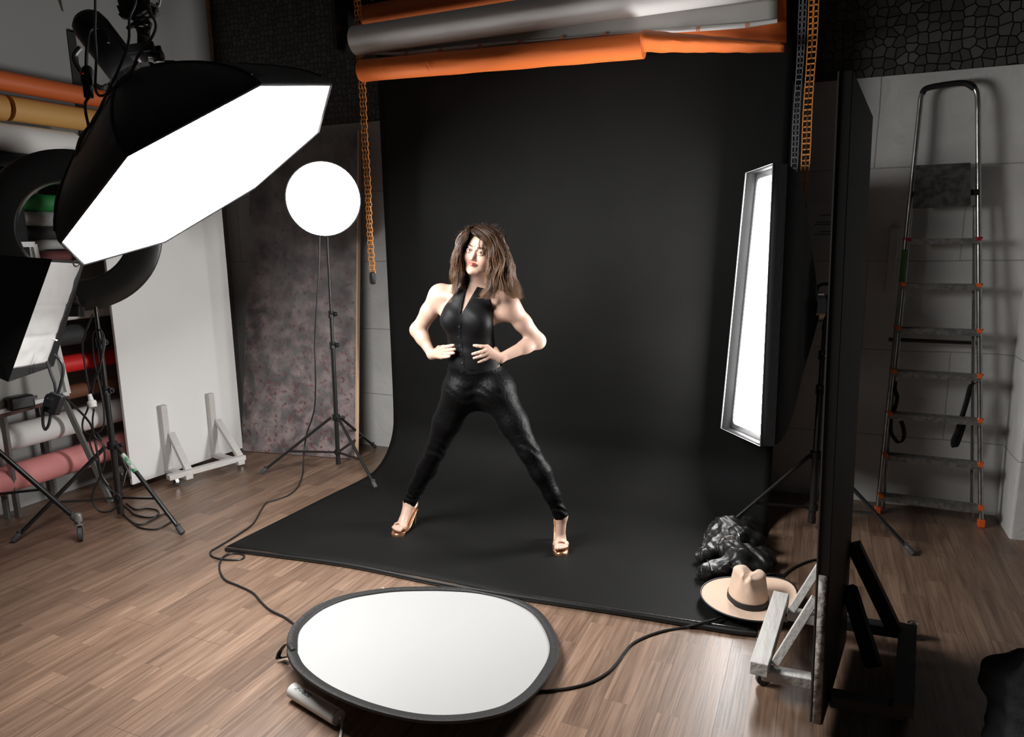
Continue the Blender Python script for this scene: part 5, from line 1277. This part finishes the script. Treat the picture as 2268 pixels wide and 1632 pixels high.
# eyes
eye_m = mat('eye_white', (.80, .78, .76), .12, coat=.5); iris_m = mat('iris', (.045, .025, .015), .1, coat=.6); pup = mat('pupil', (.004, .004, .004), .05)
for s in (-1, 1):
    e = MB(); c = hp_(s * .031, -.0730, .000); gz = unit(unit(V(1060, 0, 0) * 0 + (J(1134, 540, .5) - c)) * 1.0 + HR @ V(.0, -.3, 0))
    gz = unit(J(1180, 560, .3) - c)
    e.lathe([(.0125 * math.sin(a), .0125 * math.cos(a)) for a in np.linspace(.001, PI, 18)], c, gz, 24); ob = e.build('eyeball', eye_m, person)
    i = MB(); i.lathe([(.0125 * math.sin(a) * 1.006, .0125 * math.cos(a) * 1.012) for a in np.linspace(.001, .60, 8)], c, gz, 24); io = i.build('iris', iris_m, ob)
# nails
nail = mat('nail', (.80, .52, .45), .2, coat=.4)
# --- vest
def poly_sdf(Xg, Zg, pts):
    pts = [np.array([p[0], p[2]]) for p in pts]; n = len(pts); d = np.full(Xg.shape, 1e9); sgn = np.ones(Xg.shape)
    for i in range(n):
        a, b = pts[i], pts[i - 1]; e = b - a; wx_, wz = Xg - a[0], Zg - a[1]; t = np.clip((wx_ * e[0] + wz * e[1]) / (e @ e), 0, 1)
        d = np.minimum(d, (wx_ - e[0] * t) ** 2 + (wz - e[1] * t) ** 2)
        c1 = Zg >= a[1]; c2 = Zg < b[1]; c3 = e[0] * wz > e[1] * wx_; fl_ = (c1 & c2 & c3) | (~c1 & ~c2 & ~c3); sgn = np.where(fl_, -sgn, sgn)
    return sgn * np.sqrt(d)
VF = Field(np.arange(-.30, .22, .0033), np.arange(-.22, .16, .0036), np.arange(J(1050, 836)[2], J(1050, 608)[2], .0033))
torso(VF, grow=.008)
VF.cap(J(1058, 838, 3.60), J(1058, 850, 3.61), .138, .145, .05, flat=((0, 1, 0), .74))
VF.cap(J(1046, 665, 3.61), J(1048, 645, 3.62), .068, .058, .04, flat=((1, 0, 0), 1.5))
VF.cap(J(1056, 608, 3.60), J(1050, 648, 3.62), .0565, .061, .02)
VF.cap(J(1046, 642, 3.63), J(985, 650, 3.65), .046, .049, .03); VF.cap(J(1060, 644, 3.60), J(1118, 668, 3.57), .048, .052, .03)
VF.cap(J(1037, 660, 3.57), J(990, 656, 3.60), .027, .025, .02); VF.cap(J(1052, 661, 3.55), J(1100, 668, 3.53), .027, .025, .02)
X, Y, Z = VF.pts((slice(None),) * 3)
VF.D += (.0016 * np.sin(Z * 90 + 20 * X) * np.exp(-((Z - J(1050, 765)[2]) / .05) ** 2) + .0012 * np.sin(X * 60 + Z * 35 + 2 * np.sin(Z * 20))).astype(np.float32)
f_ = 3.50
outl = [(1029, 620), (1034, 611), (1038.5, 622), (1035, 636), (1030.5, 650), (1024, 675), (1021, 697), (1029, 683), (1042, 660), (1056, 636), (1062, 638), (1073, 640), (1083, 657), (1090, 680), (1097, 697), (1105, 715), (1106, 760), (1106, 790), (1108, 812), (1090, 821), (1070, 827), (1052, 830), (1041, 831), (1033, 827), (1029.5, 822), (1026, 828), (1017, 830), (1003, 828), (986, 824), (985, 800), (982, 757), (970, 725), (970, 710), (974, 697), (982, 681), (993, 666), (1008, 647)]
X2, Z2 = np.meshgrid(VF.x.astype(float), VF.z.astype(float), indexing='ij')
pf = poly_sdf(X2, Z2, [J(x, y, f_) for x, y in outl])
outb = [(1029, 618), (1036, 606), (1066, 606), (1075, 640), (1083, 657), (1090, 680), (1097, 697), (1105, 715), (1106, 760), (1108, 812), (1090, 824), (1041, 832), (986, 828), (982, 757), (970, 725), (974, 697), (993, 666), (1008, 647)]
pb_ = poly_sdf(X2, Z2, [J(x, y, 3.62) for x, y in outb])
ysp = 0.0
VF.D = np.maximum(VF.D, np.where(Y < ysp, pf[:, None, :], pb_[:, None, :])).astype(np.float32)
P, Q = VF.mesh(); P = relax(P, Q, 1)
satin = mat('black_satin', (.0055, .0055, .006), .52, bump=(120, .06), spec=.11)
vest = np_mesh('vest', P, Q, satin, person); vest['label'] = 'black satin sleeveless vest with high collar'
from mathutils.bvhtree import BVHTree
def bvh_of(P, Q): return BVHTree.FromPolygons([tuple(p) for p in P], [tuple(int(i) for i in q_) for q_ in Q])
vb = bvh_of(P, Q)
camp = V((O - pbase) @ _R, (O - pbase) @ G, CAMH)
def hit(x, y, tree, off=.0):
    d = J(x, y, 4.5) - camp; h = tree.ray_cast(Vector(camp), Vector(unit(d)))
    if h[0] is None: return J(x, y, 3.48), V(0, -1, 0)
    return V(*h[0]) + V(*h[1]) * off, V(*h[1])
for x, y in ((1017, 723), (1016.5, 746), (1019, 766), (1021.5, 785), (1024.5, 805)):
    p, n_ = hit(x, y, vb, .0005); n_ = n_ if n_[1] < 0 else -n_
    b = MB(); b.lathe([(.0, .003), (.003, .0032), (.0052, .0026), (.0056, .0008), (.0054, -.001), (0, -.001)], p, n_, 16); b.build('button', mat('black_button', (.02, .02, .02), .12, spec=.8), person)
b = MB(); pl_ = [hit(x, y, vb, .0006)[0] for x, y in ((1021.5, 700), (1021, 715), (1020.5, 730), (1021, 745), (1023, 760), (1025, 775), (1026.5, 790), (1028.5, 805), (1029.5, 815))]
b.tube(spline(pl_, 4), .0014, 6); b.build('placket_edge', satin, person)
b = MB()
b.tube(spline([hit(x, y, vb, .0002)[0] for x, y in ((990, 741), (997, 744), (1008, 741), (1018, 735))], 4), .0011, 5); b.tube(spline([hit(x, y, vb, .0002)[0] for x, y in ((1022, 733), (1035, 742), (1055, 748), (1075, 745), (1092, 735))], 4), .0011, 5)
b.build('bust_seam', satin, person)
b = MB(); b.grid(lambda u, v: hit(1031.5 - 5 * u + (1 - u) * (5 - 9 * v) * .8, 637 + 3 * v + 0 * u, vb, .002)[0] if False else hit(1027 + 8 * v, 622 + 16 * u, vb, .002)[0], 6, 4); b.build('collar_flap', satin, person, solid=.0015)
# --- trousers
TF = Field(np.arange(-.50, .50, .0042), np.arange(-.22, .34, .0044), np.arange(.10, J(1050, 807)[2], .0042))
for L_ in (LL, RL):
    for (a, r1), (b, r2) in zip(L_, L_[1:]): TF.cap(a, b, r1, r2, .025)
TF.cap(J(1054, 802, 3.60), J(1060, 850, 3.61), .118, .145, .05, flat=((0, 1, 0), .72))
TF.ell(J(1047, 802, 3.60), (.131, .104, .11), .05); TF.ell(J(1022, 862, 3.60), (.095, .108, .095), .04); TF.ell(J(1098, 862, 3.58), (.098, .108, .095), .04)
for L_ in (LL, RL):  # hem flare end
    a, b = L_[-2][0], L_[-1][0]; TF.cap(a + (b - a) * .7, b + unit(b - a) * .01, .036, .0385, .02)
X, Y, Z = TF.pts((slice(None),) * 3)
for L_ in (LL, RL):
    b = L_[-1][0]; n_ = unit(L_[-1][0] - L_[-2][0]); S = TF.sl(b - .09, b + .09); X1, Y1, Z1 = TF.pts(S)
    TF.D[S] = np.maximum(TF.D[S], ((X1 - b[0]) * n_[0] + (Y1 - b[1]) * n_[1] + (Z1 - b[2]) * n_[2] - .004)).astype(np.float32)
    for zc, amp, wid, fr in ((L_[-1][0][2] + .05, .0024, .05, 190), (L_[2][0][2] + .02, .0018, .06, 130), (L_[0][0][2] + .01, .0012, .05, 120)):
        S = TF.sl((min(L_[0][0][0], L_[-1][0][0]) - .2, -.3, zc - .15), (max(L_[0][0][0], L_[-1][0][0]) + .2, .4, zc + .15)); X1, Y1, Z1 = TF.pts(S)
        TF.D[S] += (amp * np.sin(Z1 * fr + X1 * 40 + 2.5 * np.sin(X1 * 35 + Y1 * 20)) * np.exp(-((Z1 - zc) / wid) ** 2)).astype(np.float32)
P, Q = TF.mesh(); P = relax(P, Q, 2)
velvet = mat('black_velvet', (.002, .002, .0022), .5, bump=(60, .35, 4), sheen=.02, spec=.11)
tro = np_mesh('trousers', P, Q, velvet, person); tro['label'] = 'black crushed velvet trousers'
tb2 = bvh_of(P, Q)
# --- sandals
gold = mat('gold_leather', (.72, .38, .20), .22, .85)
def sandal(T, Bl, Hl, f, side):
    s = V(f[1], -f[0], 0) * side; root = MB()
    def sole(u, v):
        w = -1 + 2 * v
        if u < .5:
            q_ = u / .5; c = T + f * .012 - f * (.075 * q_); wd = .040 * math.sin(min(1, q_ * 1.6 + .12) * PI / 2); z = .019
            c = V(c[0], c[1], z)
        else:
            q_ = (u - .5) / .5; a = T + f * .012 - f * .075; a = V(a[0], a[1], .019); hz = V(Hl[0], Hl[1], Hl[2] - .026) - f * .012
            c = a + (hz - a) * q_; c[2] = .019 + (hz[2] - .019) * (3 * q_ ** 2 - 2 * q_ ** 3); wd = .040 + (.026 - .040) * q_
        return c + s * wd * w + s * .002
    top = MB(); top.grid(sole, 30, 7); o = top.build('sandal', gold, person, solid=.006)
    pf_ = MB(); nn = 24
    ring_ = []
    for k in range(nn):
        a = 2 * PI * k / nn; c = T - f * .028; ring_.append(V(c[0], c[1], 0) + f * .042 * math.cos(a) + s * .038 * math.sin(a))
    pf_.add([p + V(0, 0, .001) for p in ring_] + [p + V(0, 0, .018) for p in ring_], [(k, (k + 1) % nn, (k + 1) % nn + nn, k + nn) for k in range(nn)] + [tuple(range(nn)), tuple(range(2 * nn - 1, nn - 1, -1))])
    pf_.build('platform', gold, o, bevel=.003)
    h_ = MB(); hb_ = V(Hl[0], Hl[1], Hl[2] - .03) - f * .012
    h_.tube([hb_, hb_ * V(1, 1, .75) - f * .004, V(hb_[0], hb_[1], .012), V(hb_[0], hb_[1], .0)], [.016, .0085, .0045, .0052], 12); h_.build('heel', gold, o)
    st_ = MB(); c = Bl + f * .016; arc = [c + s * (.040 * math.cos(a)) + V(0, 0, -.016 + .036 * math.sin(a)) for a in np.linspace(-.1, PI + .1, 14)]
    ribbon(st_, arc, .007, f); st_.build('toe_strap', gold, o, solid=.0018)
    st_ = MB(); hc_ = V(Hl[0], Hl[1], Hl[2]) - f * .004; an = Hl * .45 + (LL if side < 0 else RL)[-1][0] * .55
    st_.tube(spline([Hl + f * .05 + s * .026 - V(0, 0, .02), Hl + f * .01 + s * .028 + V(0, 0, .01), Hl - f * .026 + V(0, 0, .045), Hl + f * .01 - s * .028 + V(0, 0, .01), Hl + f * .05 - s * .026 - V(0, 0, .02)], 6), .003, 6)
    aa = Hl + V(0, 0, .062) + f * .004; st_.tube([aa + f * .036 * math.cos(a) * 1.15 + s * .033 * math.sin(a) + V(0, 0, .006 * math.cos(a)) for a in np.linspace(0, 2 * PI, 20, endpoint=False)], .0026, 6, closed=True)
    st_.build('ankle_strap', gold, o)
sandal(lT, lB, lHl, ldir, -1); sandal(rT, rB, rHl, rdir, 1)
# --- hair
rng = random.Random(12)
hair_m = bpy.data.materials.new('brown_hair'); hair_m.use_nodes = True
nt = hair_m.node_tree; N = nt.nodes; L = nt.links; bs = N['Principled BSDF']
at = N.new('ShaderNodeAttribute'); at.attribute_name = 'strand'; L.new(at.outputs['Color'], bs.inputs['Base Color'])
bs.inputs['Roughness'].default_value = .38; bs.inputs['Specular IOR Level'].default_value = .45
hv, hf, hcol = [], [], []
def strand(pts, r0, dark, n=5, wav=1.0):
    P_ = spline(pts, n); m_ = len(P_); o1 = rng.uniform(-.25, .25)
    for i in range(m_):
        t = i / (m_ - 1); p = P_[i]; g = wav * min(1, t * 1.6) ** 1.3
        q1 = Vector((p[0] * 22 + o1, p[1] * 22, p[2] * 13)); q2 = Vector((p[0] * 60, p[1] * 60 + o1 * 3, p[2] * 34 + 7))
        n1 = noise.noise_vector(q1); n2 = noise.noise_vector(q2)
        P_[i] = p + g * (.020 * V(n1[0], n1[1] * .6, n1[2] * .3) + .0045 * V(n2[0], n2[1], n2[2] * .3)); k0 = len(hv); x = None
    base_ = V(.030, .016, .010) if rng.random() < .5 else V(.050, .026, .015); tipc = V(.20, .105, .055) if rng.random() < .6 else V(.12, .062, .034)
    for i, p in enumerate(P_):
        t = i / (m_ - 1); d = unit(P_[min(i + 1, m_ - 1)] - P_[max(i - 1, 0)])
        x = unit(np.cross(d, V(.3, 1, .1))) if x is None else unit(x - d * (x @ d)); y = np.cross(d, x); r = r0 * (.55 + .9 * math.sin(PI * min(1, t * 1.15 + .1)) ** .6) * (1 - .75 * max(0, t - .7) / .3)
        for k in range(3):
            a = 2 * PI * k / 3; hv.append(p + r * (math.cos(a) * x + math.sin(a) * y * .5)); 
            c = base_ + (tipc - base_) * max(0, min(1, (t - dark) / .6)); hcol.append((*c, 1))
    for i in range(m_ - 1):
        for k in range(3): hf.append((k0 + i * 3 + k, k0 + i * 3 + (k + 1) % 3, k0 + i * 3 + 3 + (k + 1) % 3, k0 + i * 3 + 3 + k))
zz_ = lambda y: J(1060, y, 3.56)[2]
xx_ = lambda x: J(x, 590, 3.56)[0]
lv = [(496, 1068, 10, .02), (503, 1067, 30, .062), (515, 1066, 43, .095), (535, 1065, 53, .115), (565, 1067, 62, .128), (600, 1071, 65, .130), (630, 1074, 68, .125), (660, 1084, 66, .11)]
lz = [zz_(a[0]) for a in lv]; lx = [xx_(a[1]) for a in lv]; lr = [a[2] / 1560 * 3.56 for a in lv]; ly = [a[3] for a in lv]
cyh = HC[1] + .012
def env(z, phi, f):
    zz__ = np.clip(z, lz[-1], lz[0]); ks = lz[::-1]
    cx = np.interp(zz__, ks, lx[::-1]); rx = np.interp(zz__, ks, lr[::-1]); ry_ = np.interp(zz__, ks, ly[::-1])
    return V(cx + rx * f * math.sin(phi), cyh - ry_ * f * math.cos(phi), z)
def wild(): return rng.gauss(0, 1)
ns = 4300
for i in range(ns):
    ph = math.radians(rng.uniform(42, 292)); f0 = rng.uniform(.62, 1.0) ** .7
    right = math.sin(ph) > 0
    zend = zz_(rng.triangular(605, 668, 650) if right else rng.triangular(590, 650, 628))
    if abs(math.sin(ph)) < .5: zend = zz_(rng.uniform(625, 650))
    if i % 12 == 0: zend -= rng.uniform(0, .05)
    pts = []; tw = rng.uniform(-.25, .25); am = rng.uniform(.002, .010); fq_ = rng.uniform(18, 45); p0_ = rng.uniform(0, 6)
    zt0 = lz[0] - .004
    z_list = [zt0 - .002 - .0 * i, zt0 - .014, zt0 - .04, zt0 - .085, zt0 - .14, zt0 - .20, zt0 - .26, zend]
    z_list = [z for z in z_list[:-1] if z > zend + .02] + [zend]
    for j, z in enumerate(z_list):
        t = j / (len(z_list) - 1); f = f0 * (.55 + .45 * min(1, t * 4)) if j < 2 else f0
        ph_ = ph + tw * t + .05 * math.sin(z * fq_ + p0_) + (-.25 * (1 - t) if right else .25 * (1 - t)) * 0
        p = env(z, ph_, f * (1 + .03 * wild() * t)); p = p + V(am * math.sin(z * fq_ + p0_), am * math.cos(z * fq_ * .8 + p0_), 0) * t
        pts.append(p)
    if pts[-1][2] < J(1100, 640, 3.5)[2] and right: pts[-1] = pts[-1] + V(.02 * rng.random() + .008, -.02, 0)
    strand(pts, rng.uniform(.0005, .0014), .12)
def guided(px, n, jx, dj, r=(.0006, .0013), dark=.15, jstart=.4):
    for _ in range(int(n * 1.6)):
        a, b = wild() * jx, wild() * .008 * dj; c = wild() * jx * .6; w = rng.uniform(0, 6)
        pts = [J(x + a * (jstart + (1 - jstart) * i / len(px)) + c * math.sin(i * 1.1 + w) * .35, y + wild() * .6, d + b) for i, (x, y, d) in enumerate(px)]
        strand(pts, rng.uniform(*r), dark)
# locks framing the face
guided([(1050, 503, 3.55), (1037, 509, 3.51), (1025, 526, 3.495), (1017, 550, 3.495), (1012, 575, 3.50), (1013, 600, 3.505), (1013, 622, 3.51), (1006, 640, 3.51)], 170, 4.0, 1)
guided([(1050, 504, 3.55), (1034, 516, 3.52), (1020, 540, 3.50), (1011, 570, 3.50), (1009, 600, 3.51), (1010, 630, 3.52), (1004, 650, 3.53)], 170, 5.0, 1.2)
guided([(1050, 502, 3.55), (1053, 508, 3.49), (1066, 519, 3.465), (1080, 534, 3.46), (1087, 556, 3.465), (1087, 585, 3.47), (1083, 612, 3.47), (1078, 640, 3.48), (1072, 655, 3.47)], 200, 4.0, 1)
guided([(1050, 500, 3.56), (1062, 506, 3.50), (1082, 520, 3.47), (1098, 545, 3.46), (1103, 580, 3.465), (1101, 615, 3.465), (1097, 645, 3.455), (1092, 662, 3.455)], 260, 7.0, 1.2)
guided([(1060, 500, 3.56), (1085, 512, 3.50), (1108, 540, 3.49), (1119, 580, 3.49), (1122, 615, 3.49), (1128, 642, 3.485), (1142, 660, 3.48)], 240, 7.0, 1.2)
guided([(1056, 499, 3.56), (1044, 502, 3.51), (1036, 509, 3.485), (1030, 520, 3.48), (1025, 538, 3.485)], 70, 2.4, .6, dark=.5)
guided([(1046, 504, 3.52), (1047, 512, 3.47), (1056, 521, 3.455), (1068, 528, 3.455), (1080, 540, 3.455), (1086, 556, 3.46)], 90, 2.6, .5, dark=.5)
guided([(1060, 518, 3.46), (1064, 530, 3.452), (1066, 543, 3.452), (1070, 556, 3.455)], 5, 1.0, .3, r=(.0006, .001), dark=.9)
guided([(1068, 522, 3.46), (1072, 538, 3.452), (1074, 556, 3.455), (1079, 578, 3.46)], 8, 1.4, .3, r=(.0006, .001), dark=.7)
guided([(1014, 600, 3.50), (1012, 625, 3.49), (1006, 645, 3.47), (999, 660, 3.47), (995, 671, 3.47)], 22, 2.2, .5, r=(.0006, .0012))
guided([(1090, 610, 3.46), (1086, 635, 3.44), (1079, 650, 3.435), (1072, 660, 3.435), (1066, 662, 3.435)], 22, 3.0, .5, r=(.0006, .0012))
guided([(1128, 600, 3.50), (1134, 630, 3.49), (1142, 650, 3.48), (1152, 663, 3.48)], 26, 3.0, .8, r=(.0006, .0012))
guided([(1020, 520, 3.52), (1010, 545, 3.51), (1004, 570, 3.51), (1001, 582, 3.51)], 14, 2.5, .8, r=(.0005, .0010))
for _ in range(80):   # flyaways
    a = rng.uniform(0, PI); x0, y0 = 1067 + 52 * math.cos(a), 530 - 32 * math.sin(a) + 0; l = rng.uniform(6, 16)
    strand([J(1066 + 40 * math.cos(a), 532 - 25 * math.sin(a), 3.55), J(x0, y0, 3.55), J(x0 + rng.uniform(-6, 9) , y0 - rng.uniform(-3, 6), 3.55), J(x0 + l * math.cos(a) + wild() * 3, y0 + rng.uniform(-4, 8), 3.55)], .0005, .6)
me = bpy.data.meshes.new('hair'); me.from_pydata([tuple(p) for p in hv], [], hf); me.materials.append(hair_m)
ca_ = me.color_attributes.new('strand', 'FLOAT_COLOR', 'POINT'); ca_.data.foreach_set('color', np.array(hcol, np.float32).ravel())
me.polygons.foreach_set('use_smooth', [True] * len(me.polygons)); me.update()
ho = bpy.data.objects.new('hair', me); COL.objects.link(ho); ho.parent = person; ho['label'] = 'long tousled brown hair, lighter at the ends'
# dark underlayer so that the scalp does not show
mb = MB(); mb.grid(lambda u, v: env(lz[0] - .006 - (lz[0] - zz_(628)) * v, math.radians(62 + 226 * u), .80 * min(1, .25 + v * 8)), 40, 24); mb.build('hair_underlayer', mat('dark_hair', (.022, .012, .008), .6), person)
